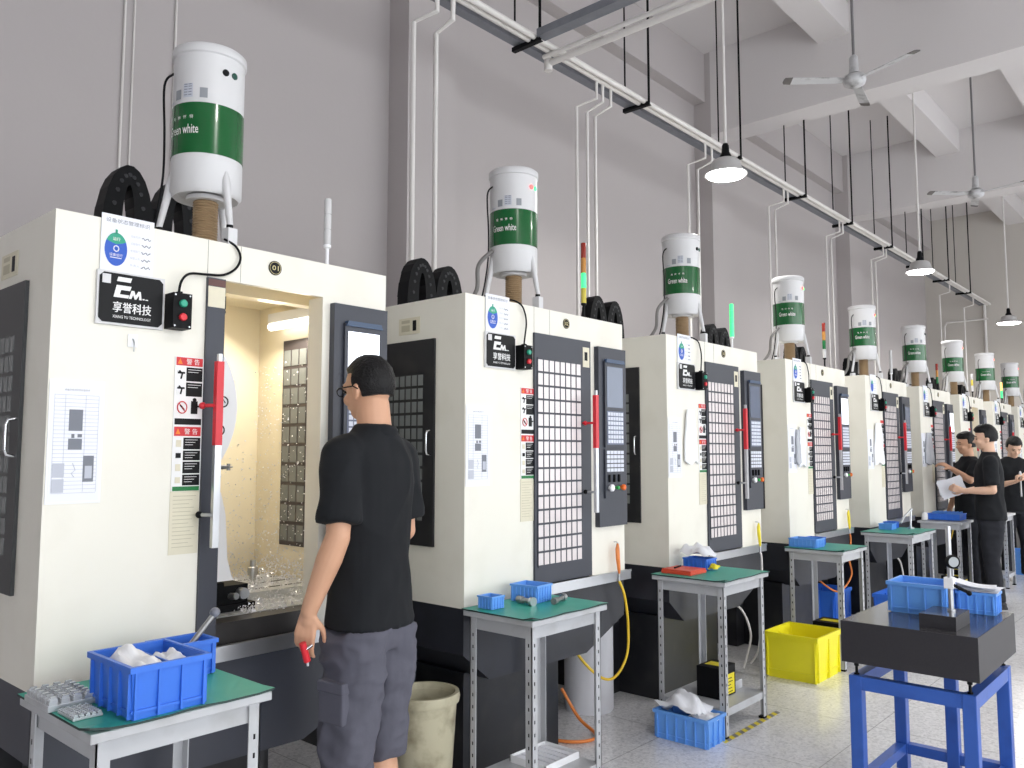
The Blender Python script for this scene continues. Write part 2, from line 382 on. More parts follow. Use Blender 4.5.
def sign_plate(parent, n):
    mb = MB(); y = -.012
    mb.box(.120, .328, y, -.001, 1.892, 2.058, 1)
    c = .012; x0, x1, z0, z1 = .126, .322, 1.899, 2.052
    mb.prism([(x0 + c, z0), (x1 - c, z0), (x1, z0 + c), (x1, z1 - c), (x1 - c, z1), (x0 + c, z1), (x0, z1 - c), (x0, z0 + c)], y - .003, y, 'xz', 0)
    y -= .0045
    mb.box(.133, .158, y, y + .001, 2.018, 2.046, 1)
    # the E of the emblem: three slanted bars with the lower two joined
    mb.prism([(.176, 2.028), (.218, 2.028), (.222, 2.042), (.18, 2.042)], y, y + .0012, 'xz', 2)
    mb.prism([(.168, 1.978), (.212, 1.978), (.215, 1.988), (.186, 1.988), (.190, 2.002), (.217, 2.002), (.221, 2.016), (.176, 2.016)], y, y + .0012, 'xz', 2)
    mb.prism([(.214, 1.978), (.222, 1.978), (.227, 1.992), (.232, 1.978), (.237, 1.978), (.246, 1.992), (.246, 1.978), (.254, 1.978), (.25, 2.004), (.243, 2.004), (.235, 1.99), (.23, 2.004), (.222, 2.004)], y, y + .0012, 'xz', 2)
    mb.box(.257, .263, y, y + .001, 1.979, 1.983, 2); mb.box(.266, .274, y, y + .001, 1.979, 1.982, 2)
    for d_ in (-.0006, .0006): mb.text('享誉科技', .118, .226 + d_, y - d_ * .2, 1.948 + d_ * .5, 2, h=.033)
    mb.text('XIANG YU TECHNOLOGY', .118, .226, y, 1.918, 2, h=.009)
    mb.build('sign_plate', [black_ink, white_paint, white_ink], parent)
    mb = MB(); mb.box(.128, .29, -.006, -.003, 2.05, 2.236, 0); y = -.0066
    vs = [(.173 + .034 * math.cos(a), 2.128 + .052 * math.sin(a)) for a in [i * PI / 16 for i in range(32)]]
    mb.prism(vs, y - .001, y, 'xz', 1)
    vs = [(.173 + .034 * math.cos(a), 2.128 + .052 * math.sin(a)) for a in [PI * .17 + i * PI * .66 / 12 for i in range(13)]] + [(.152, 2.15), (.173, 2.144), (.194, 2.15)]
    mb.prism(vs, y - .002, y - .001, 'xz', 2)
    mb.box(.170, .176, y - .002, y, 2.176, 2.19, 2)
    if n <= 4:
        mb.text('设备状态管理标识', .135, .208, y, 2.218, 3, h=.014)
        mb.text('运行', .022, .173, y - .003, 2.16, 4)
        mb.text('设备运行', .04, .173, y - .003, 2.11, 4)
        mb.box(.156, .19, y - .003, y - .001, 2.1, 2.102, 4)
        mb.tube([(.173 + .008 * math.cos(a), y - .002, 2.13 + .009 * math.sin(a)) for a in [i * PI / 4 for i in range(9)]], .0018, 5, 4, caps=False)
        for i, t in enumerate(('设备名称', '设备编号', '使用部门', '保管人员', '负责人')):
            mb.text(t, .03, .232, y, 2.178 - i * .023, 5, h=.008)
            mb.tube([(.252 + .028 * q / 6, y, 2.176 - i * .023 + .004 * math.sin(q * 2.1 + i)) for q in range(7)], .0014, 4, 3)
    else:
        for i in range(5): mb.box(.217, .28, y, y + .0006, 2.176 - i * .023, 2.18 - i * .023, 5)
    mb.build('status_card', [paper_m, blue_ink, green_pl, black_ink if n > 9 else grey_ink, white_ink, light_ink], parent)

def switch_box(parent, n):
    sb = MB(); sb.box(.335, .398, -.06, -.001, 1.898, 2.012, 0)
    for x in (.342, .391):
        for z in (1.905, 2.005): sb.lathe([(.003, -.061), (.003, -.06)], (x, 0, z), 8, 1, 'y')
    sb.box(.366 - .007, .366 + .007, -.045, -.02, 2.012, 2.02, 0)
    o = sb.build('switch_box', [black_rub, steel], parent, bevel=.003 if n < 4 else 0)
    MB().lathe([(.012, -.06), (.013, -.068), (.010, -.071)], (.3665, 0, 1.978), 14, 0, 'y').build('start_button', green_pl, o)
    MB().lathe([(.012, -.06), (.013, -.068), (.010, -.071)], (.3665, 0, 1.934), 14, 0, 'y').build('stop_button', red_pl, o)
    if n == 1: pts = [(.366, -.032, 2.015), (.372, -.034, 2.055), (.40, -.03, 2.085), (.47, -.012, 2.097), (.53, -.012, 2.105), (.575, -.012, 2.135), (.592, -.012, 2.175), (.575, -.008, 2.214), (.54, .01, 2.236)]
    else: pts = [(.366, -.032, 2.015), (.376, -.03, 2.06), (.395, -.022, 2.12), (.395, -.015, 2.17), (.37, -.012, 2.212), (.34, .02, 2.236), (.33, .06, 2.232)]
    MB().tube(spline(pts, 5), .0042, 7).build('switch_cable', black_rub, parent)

def window_grid(mb, x0, x1, z0, z1, nx, nz, y, frame_mi, pane_mi, bar=.006, barz=.010):
    mb.box(x0, x1, y, y + .004, z0, z1, pane_mi)
    for i in range(nx + 1):
        x = x0 + (x1 - x0) * i / nx; mb.box(x - bar / 2, x + bar / 2, y - .002, y, z0, z1, frame_mi)
    for i in range(nz + 1):
        z = z0 + (z1 - z0) * i / nz; mb.box(x0, x1, y - .003, y, z - barz / 2, z + barz / 2, frame_mi)

def machine(n, X):
    opened = n in (1, 7)
    nm = ['', 'nearest cream machining center with its door open and a lit yellow interior',
          'second cream machining center from the left, big gridded door closed, behind the man',
          'third cream machining center from the left, white bag hung beside its closed door',
          'fourth cream machining center from the left, behind the yellow crate',
          'fifth cream machining center from the left, white cloth hung on it, behind the fifth bench',
          'sixth cream machining center from the left, grey bag hung by its door',
          'seventh machining center, the far one with open door and yellow inside',
          'eighth machining center from the left, beyond the far open one',
          'last machining center at the far right edge of the row'][n]
    t = thing('machining_center', nm, 'cnc machine', (X, FY, 0), group='cream machining centers standing in the row')
    # shell
    b = MB()
    b.box(0, .02, .02, D, .82, 2.22).box(W - .02, W, .02, D, .82, 2.22).box(.02, W - .02, D - .02, D, .82, 2.2).box(.02, W - .02, .02, D, 2.2, 2.22)
    b.box(0, .475, 0, .02, .82, 2.22).box(.475, .945, 0, .02, 2.09, 2.22).box(.945, W, 0, .02, .82, 2.22)
    b.box(.945, .975, .02, .09, .87, 2.09)
    b.build('body_shell', cream, t)
    MB().box(.478, .4795, -.0012, 0, 2.092, 2.219).box(.6, .6012, -.001, 0, 2.092, 2.219).build('panel_seam', mat('seam_grey', (150, 148, 140), .6), t)
    # base: skirt, chip-tray hull, plinth
    b = MB(); b.box(.004, W - .004, .006, D, .62, .82); b.prism([(.004, .62), (W - .004, .62), (.9, .475), (.17, .488)], .006, .5, 'xz')
    b.build('base_skirt', slate if n == 1 else mat('dark_base_paint', (42, 44, 52), .42, var=.1, scale=4, stain=(28, 28, 32), stain_amt=.5), t)
    b = MB(); b.box(.13, .82, .13, D - .05, 0, .5).box(.0, .13, .45, D - .05, .0, .58).box(.82, 1.2, .7, D - .05, 0, .55)
    b.build('plinth', black_paint, t)
    s = MB(); s.box(.48, W + .015, -.03, .0, .815, .862); s.box(.48, W + .015, -.034, -.03, .855, .866)
    s.build('sill_strip', steel, t)
    # side door panel on the left side
    for sx in ((0, 1) if n != 1 else (0, 1)):
        pass
    y = MB(); 
    y.box(-.012, -.001, .19, .86, 1.075, 2.03, 0)
    for i in range(13):
        for j in range(11):
            ya = .265 + i * .043; za = 1.19 + j * .0625
            y.box(-.0135, -.012, ya, ya + .032, za, za + .05, 1)
    sp = y.build('side_panel', [black_paint if n > 1 else mat('side_panel_grey', (58, 60, 62), .4, var=.05), dark_glass], t)
    MB().tube([(-.012, .21, 1.49), (-.035, .21, 1.495), (-.04, .21, 1.51), (-.04, .21, 1.585), (-.035, .21, 1.6), (-.012, .21, 1.605)], .005, 8).build('side_handle', chrome, sp)
    m = MB(); m.box(-.003, -.001, .3, .45, 2.065, 2.145, 0); m.box(-.004, -.003, .325, .35, 2.08, 2.13, 1); m.box(-.004, -.003, .37, .43, 2.12, 2.135, 2); m.box(-.004, -.003, .37, .43, 2.08, 2.11, 2)
    m.build('side_sticker', [tan_paper, black_ink, mat('tan_ink', (190, 184, 160), .6)], t)
    # round number badge
    m = MB(); m.lathe([(.026, -.004), (.026, -.001)], (.735, 0, 2.165), 24, 0, 'y'); m.tube([(.735 + .022 * math.cos(a), -.0045, 2.165 + .022 * math.sin(a)) for a in [i * PI / 12 for i in range(25)]], .001, 4, 1, caps=False)
    m.text('%02d' % n, .026, .735, -.0052, 2.165, 1, h=.018)
    m.build('number_badge', [black_ink, mat('badge_gold', (214, 200, 150), .5)], t)
    notice(t, n); warning(t, n); sign_plate(t, n); switch_box(t, n)
    if n == 1:
        m = MB(); m.box(.222, .252, -.004, -.001, 1.83, 1.87, 0); m.tube([(.237, -.004, 1.855), (.236, -.014, 1.845), (.236, -.016, 1.83), (.238, -.012, 1.815)], .002, 6, 1)
        m.build('adhesive_hook', [white_pl, steel], t)
    # door
    if not opened:
        d = MB(); d.box(.47, .93, -.012, .0, .868, 2.09, 0); d.box(.925, .943, -.003, .0, .868, 2.09, 0)
        window_grid(d, .49, .845, .955, 1.965, 8, 15, -.0135, 0, 1)
        d.box(.862, .918, -.014, -.012, 1.95, 2.055, 2); d.box(.875, .9, -.015, -.014, 1.985, 2.03, 3)
        do = d.build('door', [slate, pane_m, tan_paper, black_ink], t)
        hx = .885
    else:
        d = MB(); d.box(.475, .54, -.012, .02, .868, 2.09, 0); d.box(.477, .538, -.014, -.012, 1.99, 2.06, 1); d.box(.477, .538, -.014, -.012, 2.062, 2.085, 2)
        do = d.build('door', [slate, tan_paper, mat('brown_sticker', (96, 62, 58), .5)], t)
        hx = .49
    h = MB(); h.box(hx - .011, hx + .011, -.085, -.068, 1.195, 1.525, 0); h.box(hx - .012, hx + .012, -.087, -.066, 1.525, 1.80, 1); h.box(hx - .006, hx + .006, -.084, -.07, 1.80, 1.825, 0)
    for z in (1.655, 1.30):
        h.tube([(hx - .025, -.012, z), (hx - .025, -.05, z), (hx - .008, -.075, z)], .006, 8, 1 if z > 1.5 else 0)
        h.ball((hx - .03, -.03, z), .012, 1 if z > 1.5 else 2, 10)
    h.build('door_handle', [steel, red_pl, black_rub], do)
    # control panel
    c = MB(); c.box(.978, 1.237, -.03, .0, 1.11, 2.07, 0)
    c.box(1.0, 1.215, -.036, -.03, 1.80, 1.80, 0)
    cp = c.build('control_panel', slate, t, bevel=.003 if n < 5 else 0)
    f = MB(); f.box(1.02, 1.2, -.042, -.03, 1.53, 1.995, 0); f.box(1.035, 1.185, -.044, -.042, 1.745, 1.965, 1)
    if n < 5: f.prism([(1.022, 1.985), (1.198, 1.985), (1.19, 2.005), (1.03, 2.005)], -.05, -.03, 'xz', 2)
    f.box(1.035, 1.19, -.0435, -.042, 1.545, 1.725, 3)
    for i in range(6):
        for j in range(7): f.box(1.042 + i * .0243, 1.042 + i * .0243 + .019, -.046, -.0435, 1.553 + j * .0245, 1.553 + j * .0245 + .018, 4)
    f.build('display_unit', [slate, screen_lit if n in (1, 4, 6) else screen_off, panel_blue, mat('key_bed', (110, 118, 140), .5), key_m], cp)
    f = MB(); f.box(1.02, 1.2, -.04, -.03, 1.26, 1.52, 0)
    for i in range(5):
        for j in range(5): f.box(1.032 + i * .0325, 1.032 + i * .0325 + .027, -.043, -.04, 1.40 + j * .0235, 1.40 + j * .0235 + .018, 1)
    for i in range(3): f.box(1.045 + i * .045, 1.055 + i * .045, -.05, -.04, 1.345, 1.385, 2)
    f.build('key_unit', [slate, key_m, black_rub], cp)
    for nm2, x, mt, r in (('override_dial', 1.055, white_pl, .022), ('cycle_button', 1.11, green_btn, .012), ('emergency_stop', 1.165, orange_pl, .019)):
        MB().lathe([(r * .5, -.04), (r * .5, -.048), (r * .85, -.052), (r * .85, -.062), (r * .6, -.066)], (x, 0, 1.315), 14, 0, 'y').build(nm2, mt, cp)
    # signal tower
    tx, ty = (.985 if n in (2, 4) else 1.01, .07)
    hts = {1: 2.5, 2: 2.65, 3: 2.55, 4: 2.62}.get(n, 2.55)
    segs = {1: [tower_clear] * 3, 2: [tower_yellow, lit_green, tower_amber, tower_red], 3: [lit_green] * 5, 4: [tower_clear, tower_green, tower_amber, tower_red],
            5: [tower_clear] * 3, 6: [tower_green, tower_amber, tower_red], 7: [tower_clear, tower_yellow, tower_clear], 8: [lit_green, lit_amber], 9: [tower_clear] * 3}[n]
    m = MB(); m.lathe([(.016, 2.22), (.016, 2.23), (.007, 2.235), (.007, 2.30), (.015, 2.305), (.015, 2.315)], (tx, ty, 0), 12, 0)
    tw = m.build('signal_tower', white_pl if n in (1, 3, 5) else black_rub, t)
    z = 2.315; dz = (hts - z) / len(segs)
    for sm_ in segs:
        MB().lathe([(.0145, z), (.0145, z + dz - .004), (.012, z + dz)], (tx, ty, 0), 12, 0).build('lamp_segment', sm_, tw); z += dz
    # cable carrier arches on the roof
    cy = .87
    m = MB()
    def arch(x0, x1, top, th=.085, dep=.09, links=13):
        xm = (x0 + x1) / 2; rx = (x1 - x0) / 2; zb = 2.22
        for i in range(links):
            a0 = PI - PI * i / links; a1 = PI - PI * (i + 1) / links
            def P(a, o):
                return (xm + (rx + o) * math.cos(a), zb + (top - zb + o) * (max(0, math.sin(a)) ** .62))
            p = [P(a0, -th / 2), P(a0, th / 2), P(a1, th / 2), P(a1, -th / 2)]
            g = .96
            m.prism(p, cy, cy + dep * (1 if i % 2 else g), 'xz', 0)
            pm = P((a0 + a1) / 2, 0)
            m.lathe([(.009, cy - .003), (.009, cy)], (pm[0], 0, pm[1]), 8, 1, 'y')
    ct = {1: 2.67, 2: 2.57}.get(n, 2.60)
    cs = .05 if n == 1 else 0
    arch(.455 + cs, .60 + cs, ct); arch(.67 + cs, .815 + cs, ct - .01)
    m.prism([(.56 + cs, 2.22), (.71 + cs, 2.22), (.70 + cs, ct - .16), (.655 + cs, ct - .12), (.615 + cs, ct - .12), (.57 + cs, ct - .16)], cy + .01, cy + .08, 'xz', 0)
    m.build('cable_carrier', [black_rub, mat('carrier_pin', (30, 31, 36), .5)], t)
    if opened: interior(t, n)
    return t

def interior(t, n):
    b = MB()
    b.box(.25, 1.2, .84, .86, .88, 2.18, 0)          # back sheet
    b.box(1.19, 1.2, .02, .84, .88, 2.18, 0)         # right sheet
    b.box(.25, .27, .02, .84, .88, 2.18, 0)
    b.box(.25, 1.2, .02, .86, 2.17, 2.19, 0)
    b.box(.27, 1.19, .3, .36, 2.11, 2.17, 0)
    b.build('interior_lining', cream_in, t)
    b = MB(); b.box(.3, 1.19, .02, .84, .84, .875, 0); b.box(.3, 1.19, .02, .1, .875, .93, 1); b.prism([(.10, .93), (.10, .875), (.5, .875)], .3, 1.19, 'yz', 1)
    b.build('chip_pan', [mat('wet_dark_steel', (70, 68, 68), .3, .5, var=.3, scale=12), mat('wet_dark_steel', (70, 68, 68))], t)
    if n != 1: return
    w = MB(); w.box(1.178, 1.19, .42, .62, 1.1, 2.0, 0)
    for i in range(3):
        for j in range(10): w.box(1.176, 1.178, .44 + i * .06, .49 + i * .06, 1.12 + j * .085, 1.19 + j * .085, 1)
    w.build('inner_window', [mat('window_frame_dark', (66, 58, 60), .5), dark_glass], t)
    l = MB(); l.box(1.12, 1.19, .30, .66, 2.075, 2.12, 1)
    l.build('lamp_housing', [tube_glow, white_pl], t)
    MB().tube([(1.13, .31, 2.062), (1.13, .65, 2.062)], .018, 10).build('work_light', tube_glow, t)
    # tool magazine cover and spindle
    p = [(.47, 1.39)] + [(.325 + .335 * math.cos(a), 1.66 + .335 * math.sin(a)) for a in [(-56 + i * 112 / 14) * PI / 180 for i in range(15)]] + [(.47, 1.93)]
    c = MB(); c.prism(p, .10, .16, 'xz', 0)
    for z in (1.48, 1.58, 1.68, 1.78):
        x = .33 + math.sqrt(max(.0, .275 ** 2 - (z - 1.66) ** 2))
        c.tube([(x + .018 * math.cos(a), .098, z + .018 * math.sin(a)) for a in [i * PI / 8 for i in range(17)]], .0025, 5, 1, caps=False)
        c.tube([(x - .008, .098, z - .006), (x, .098, z + .008), (x + .008, .098, z - .004)], .002, 5, 1)
    c.box(.56, .60, .115, .155, 1.88, 1.95, 1)
    c.build('tool_magazine', [white_pl, black_ink], t)
    for z in (1.45, 1.62, 1.76):
        k = MB(); k.tube([(.62, .14, z), (.655, .14, z)], .008, 8, 0); k.tube([(.655, .14, z - .012), (.655, .14, z + .012)], .007, 8, 0); k.tube([(.655, .14, z), (.675, .15, z)], .003, 6, 0)
        k.build('tool_holder', dull_steel, t)
    c = MB(); c.prism([(.48, 1.36), (.64, 1.36), (.66, 1.28), (.672, 1.12), (.69, 1.06), (.70, 1.045), (.48, 1.045)], .16, .5, 'xz', 0)
    c.lathe([(.03, 1.045), (.03, 1.0), (.012, .995), (.012, .98)], (.53, .56, 0), 14, 1)
    c.build('spindle_head', [white_pl, steel], t)
    MB().tube(spline([(.80, .5, 2.14), (.802, .52, 1.9), (.80, .55, 1.6), (.81, .55, 1.3), (.81, .58, 1.05)], 5), .006, 8).build('coolant_hose', white_pl, t)
    MB().tube(spline([(.815, .5, 2.14), (.80, .54, 1.95), (.835, .56, 1.8), (.80, .58, 1.6), (.80, .6, 1.4)], 5), .005, 8).build('coolant_hose', white_pl, t)
    c = MB(); c.box(.78, .81, .47, .52, 2.08, 2.16, 0); c.ball((.80, .49, 2.07), .02, 0, 8); c.build('hose_clamp', black_rub, t)
    # table with vise
    c = MB(); c.box(.36, 1.16, .3, .7, .90, .965, 0)
    for i in range(3): c.box(.36, 1.16, .36 + i * .12, .375 + i * .12, .9655, .966, 1)
    c.box(.36, 1.16, .12, .3, .90, .93, 0)
    c.build('machine_table', [alu, black_rub], t)
    c = MB(); c.box(.60, .80, .18, .36, .93, .955, 1); c.box(.62, .78, .20, .34, .955, 1.02, 1); c.box(.62, .68, .19, .35, 1.02, 1.035, 1)
    c.tube([(.70, .18, .985), (.70, .14, .99)], .012, 8, 0); c.lathe([(.02, .17), (.02, .2)], (.75, 0, .99), 10, 0, 'y')
    c.build('vise', [steel, black_rub], t)
    c = MB(); c.box(.56, .76, .38, .5, .966, 1.09, 0)
    for i in range(4): c.lathe([(.008, .378), (.008, .38)], (.6 + i * .045, 0, 1.05), 8, 1, 'y')
    c.build('fixture_block', [dull_steel, black_rub], t)
    c = MB(); c.lathe([(.014, .966), (.014, 1.0), (.02, 1.0), (.02, 1.03), (.012, 1.035), (.012, 1.06)], (.98, .5, 0), 12, 0); c.build('coolant_nozzle', steel, t)
    # heaps and curls of metal chips
    rnd = random.Random(3); c = MB()
    for i in range(3800):
        u = rnd.random()
        if u < .4: x = rnd.uniform(.80, 1.18); y = rnd.uniform(.3, .72); z = .966 + rnd.random() ** 2 * .09 * max(0, (x - .85) / .3)
        elif u < .6: x = rnd.uniform(.7, 1.18); y = rnd.uniform(.06, .3); z = .935 + rnd.random() ** 2 * .05 * max(0, (x - .6) / .5)
        elif u < .85: x = 1.187 - rnd.random() ** 2 * .03; y = rnd.uniform(.38, .84); z = 1.0 + rnd.random() ** 1.6 * .9
        elif u < .92: x = rnd.uniform(.98, 1.18); y = .835; z = .95 + rnd.random() ** 1.8 * .6
        else: x = rnd.gauss(.93, .01); y = .836; z = .95 + rnd.random() ** 1.3 * .8
        r = rnd.uniform(.0018, .0055)
        q = Matrix.Translation((x, y, z)) @ Matrix.Rotation(rnd.random() * 6, 4, Vector((rnd.random(), rnd.random(), rnd.random() + .01)))
        c.add([(0, 0, 0), (r * 2, 0, 0), (r, r * 1.6, 0), (r, r * .5, r)], [(0, 2, 1), (0, 1, 3), (1, 2, 3), (2, 0, 3)], 0, M=q)
    o = c.build('metal_chips', chips_m, t); o['kind'] = 'stuff'

for i, x in enumerate(MX): machine(i + 1, x)
# light given by the two work lamps inside the open machines
for n in (1, 7):
    la = bpy.data.lights.new('machine_work_lamp', 'AREA'); la.shape = 'RECTANGLE'; la.size = .33; la.size_y = .04; la.energy = 4.6; la.color = (1, .92, .76)
    lo = bpy.data.objects.new('machine_work_lamp', la); COL.objects.link(lo)
    lo.location = (MX[n - 1] + 1.10, FY + .48, 2.04); lo.rotation_euler = (0, math.radians(28), PI / 2)
    lo.rotation_euler = Vector((-.55, -.1, -1)).to_track_quat('-Z', 'Y').to_euler()

# ------------------------------------------------------------------ mist collectors
def collector(n, X):
    cx, cy = X + {1: .553, 2: .52}.get(n, .495), FY + .17; R = .122
    nm = ['', 'nearest white oil mist canister with green band, its lamps unlit', 'white oil mist canister above the second machine, red and green lamps lit',
          'white oil mist canister on the third machine from the left', 'white oil mist canister on the fourth machine, beside a striped signal tower',
          'white oil mist canister on the fifth machine from the left', 'white oil mist canister on the sixth machine, dark green band',
          'white oil mist canister on the seventh machine, bright green band', 'white oil mist canister on the eighth machine',
          'white oil mist canister cut by the right edge of the photo'][n]
    t = thing('mist_collector', nm, 'oil mist collector', (cx, cy, 2.22), group='green-banded canisters on the machine roofs')
    z0, g0, g1, z1 = .20, .322, .503, .725
    m = MB(); m.lathe([(R - .03, z0 - .0), (R - .012, z0 - .012), (R, z0), (R, g0), (R, g1), (R, z1 - .035)], (0, 0, 0), 48, 0)
    if n < 5:
        m.lathe([(R * .55, z0 - .02), (R * .55, z0 - .005)], (0, 0, 0), 24, 0)
    m.build('drum', white_paint, t)
    m = MB(); m.lathe([(R - .001, z1 - .04), (R + .006, z1 - .035), (R + .006, z1 - .008), (R - .004, z1), (.02, z1 + .006), (0.0, z1 + .006)], (0, 0, 0), 48, 0)
    m.build('lid', white_paint, t)
    def cyl(az, zc, rr=R + .003):
        return lambda u, q: (rr * math.cos(az + u / R), rr * math.sin(az + u / R), zc + q)
    az = math.radians(197)
    bm_ = MB(); bm_.lathe([(R + .0012, g0), (R + .0012, g1)], (0, 0, 0), 64, 0)
    bm_.text('Green white', .13, 0, 0, 0, 1, h=.034, fn=cyl(az, g0 + .085))
    for k_ in range(4):
        u = -.035 + k_ * .025
        bm_.text('格林怀特'[k_], .013, 0, 0, 0, 1, h=.013, fn=(lambda u0: lambda a, q: cyl(az, g0 + .128)(a + u0, q))(u))
    bm_.build('green_band', [green_band, white_ink], t)
    if n < 7:
        lb = MB()
        for a, w, h, z, mi in ((188, .028, .035, g1 + .032, 1), (168, .03, .006, g1 + .012, 0), (208, .036, .05, g1 + .043, 0), (234, .026, .036, g1 + .034, 1)):
            a = math.radians(a)
            f = cyl(a, z, R + .002)
            lb.add([f(-w / 2 + w * i / 4, s_ * h / 2) for s_ in (-1, 1) for i in range(5)], [(i, i + 1, i + 6, i + 5) for i in range(4)], mi)
            if mi == 0 and h > .02:
                f2 = cyl(a, z, R + .0028)
                for zz in (-.018, -.008, .002, .012, .02): lb.add([f2(-w * .4, zz), f2(w * .4, zz), f2(w * .4, zz + .003), f2(-w * .4, zz + .003)], [(0, 1, 2, 3)], 2)
        lb.build('rating_labels', [light_ink, mat('grey_sticker', (142, 146, 152), .5), grey_ink], t)
    for a, m_on, m_off in ((268, lit_red, black_rub), (285, lit_green, mat('dark_green_lens', (20, 74, 62), .3))):
        a = math.radians(a); M = Matrix.Translation((R * math.cos(a), R * math.sin(a), z1 - .10)) @ Matrix.Rotation(a, 4, 'Z')
        MB().lathe([(.012, -.002), (.012, .004), (.008, .006)], (0, 0, 0), 14, 0, 'x', M=M).build('indicator_light', m_off if n in (1, 3, 6) else m_on, t)
    # three legs with feet
    for a in (275, 155, 35):
        a = math.radians(a); u = Vector((math.cos(a), math.sin(a), 0))
        p0 = u * (R - .004) + Vector((0, 0, z0 + .04)); p1 = u * (R + .03) + Vector((0, 0, .07))
        m = MB(); m.tube([p0 + Vector((0, 0, .03)), p0, p1], [.006, .016, .011], 8, 0)
        lg = m.build('leg', white_paint, t)
        M = Matrix.Translation(u * (R + .028)) @ Matrix.Rotation(a, 4, 'Z')
        f = MB(); f.box(-.02, .02, -.018, .018, .0, .058, 0, M=M); f.lathe([(.012, .058), (.012, .072)], (0, 0, 0), 10, 1, M=M)
        f.build('foot', [white_paint, black_rub], lg)
    # flexible duct
    pr = []
    for i in range(40):
        z = .0 + i * (z0 - .005) / 39; pr.append((.041 + (.003 if i % 2 else -.001), z))
    MB().lathe(pr, (0, 0, 0), 24, 0).build('flexible_duct', brown_duct, t)
    m = MB(); m.tube(spline([(-R * .93, R * .35, z1 - .09), (-R * 1.15, R * .45, z1 - .14), (-R * 1.12, R * .4, .4), (-R * 1.1, R * .45, .25), (-R * 1.2, R * .6, .1), (-R * 1.3, R * .8, .006)], 6), .0042, 7)
    m.build('power_cable', black_rub, t)
    if n > 1: MB().tube(spline([(-R * .98, R * .3, .30), (-R * 1.5, R * .6, .22), (-R * 1.4, R * .8, .1), (-R * 1.7, R * 1.2, .012)], 6), .011, 8).build('drain_hose', mat('grey_hose', (120, 118, 116), .5), t)
for i, x in enumerate(MX): collector(i + 1, x)

# ------------------------------------------------------------------ benches
def bench(name, label, x0, x1, y0, y1, z=.82, green=True, shelf=True, top=None):
    t = thing(name, label, 'workbench', ((x0 + x1) / 2, (y0 + y1) / 2, 0), group='small grey benches in front of the machines')
    a = (x1 - x0) / 2; b = (y1 - y0) / 2
    MB().box(-a, a, -b, b, z - .03, z - .006, 0).build('tabletop', top or table_m, t, bevel=.003)
    if green:
        m = MB(); nx, ny = 10, 8; vs = []; fs = []
        for k_, zz in enumerate((z - .006, z)):
            for i in range(nx + 1):
                for j in range(ny + 1):
                    x = -a - .005 + (2 * a + .010) * i / nx; y = -b - .005 + (2 * b + .010) * j / ny
                    e = .004 * max(0, math.sin(i * 1.3 + x0)) * (j == 0) + (.010 if (i == 0 and j == 0) else 0)
                    vs.append((x, y, zz + e))
        N = (nx + 1) * (ny + 1)
        for i in range(nx):
            for j in range(ny):
                q = (i * (ny + 1) + j, (i + 1) * (ny + 1) + j, (i + 1) * (ny + 1) + j + 1, i * (ny + 1) + j + 1)
                fs.append(tuple(v + N for v in q)); fs.append(q[::-1])
        m.add(vs, fs, 0)
        per = [i * (ny + 1) for i in range(nx + 1)] + [nx * (ny + 1) + j for j in range(1, ny + 1)] + [i * (ny + 1) + ny for i in range(nx - 1, -1, -1)] + [j for j in range(ny - 1, 0, -1)]
        m.add(vs, [(per[i], per[(i + 1) % len(per)], per[(i + 1) % len(per)] + N, per[i] + N) for i in range(len(per))], 1)
        m.build('rubber_mat', [mat_green, mat_edge], t)
    f = MB(); ai, bi = a - .03, b - .03; za, zb = z - .085, z - .03
    f.box(-ai, ai, -bi - .0, -bi + .012, za, zb).box(-ai, ai, bi - .012, bi, za, zb).box(-ai, -ai + .012, -bi, bi, za, zb).box(ai - .012, ai, -bi, bi, za, zb)
    f.build('apron', table_m, t)
    for sx in (-1, 1):
        for sy in (-1, 1):
            X, Y = sx * (a - .022), sy * (b - .022); lw = .034
            l = MB()
            l.box(min(X, X - sx * lw), max(X, X - sx * lw), min(Y, Y - sy * .004), max(Y, Y - sy * .004), 0.012, z - .03, 0)
            l.box(min(X, X - sx * .004), max(X, X - sx * .004), min(Y, Y - sy * lw), max(Y, Y - sy * lw), 0.012, z - .03, 0)
            l.box(min(X, X - sx * lw), max(X, X - sx * lw), min(Y, Y - sy * lw), max(Y, Y - sy * lw), 0, .012, 1)
            for k_ in range(14):
                zz = .07 + k_ * .05
                xx = X - sx * .017; l.box(xx - .003, xx + .003, Y + (0 if sy > 0 else -.0006), Y + (.0006 if sy > 0 else 0), zz, zz + .014, 1)
                yy = Y - sy * .017; l.box(X + (0 if sx > 0 else -.0006), X + (.0006 if sx > 0 else 0), yy - .003, yy + .003, zz, zz + .014, 1)
            l.build('leg', [table_m, black_rub], t)
    if shelf:
        s = MB(); zs = .15; s.box(-a + .03, a - .03, -b + .03, b - .03, zs - .004, zs); s.box(-a + .028, a - .028, -b + .028, -b + .032, zs - .04, zs); s.box(a - .032, a - .028, -b + .028, b - .028, zs - .04, zs); s.box(-a + .028, -a + .032, -b + .028, b - .028, zs - .04, zs)
        s.build('shelf', table_m, t)
    return t
bench('workbench', 'nearest grey bench with green mat holding the big blue crate', .825, 1.305, 2.045, 2.515, z=.85)
bench('workbench', 'grey bench with green mat holding two small blue bins and metal fittings', 2.55, 3.065, 2.155, 2.545, z=.835)
bench('workbench', 'grey bench with green mat holding a flat red case', 4.05, 4.585, 2.09, 2.54)
bench('workbench', 'grey bench with green mat behind the yellow crate', 5.83, 6.31, 2.11, 2.53)
bench('workbench', 'grey bench with green mat holding a bent steel arm', 7.42, 8.08, 2.10, 2.53, shelf=False)
bench('workbench', 'plain grey bench without green mat holding a blue crate of vials', 9.08, 9.56, 2.12, 2.53, green=False)
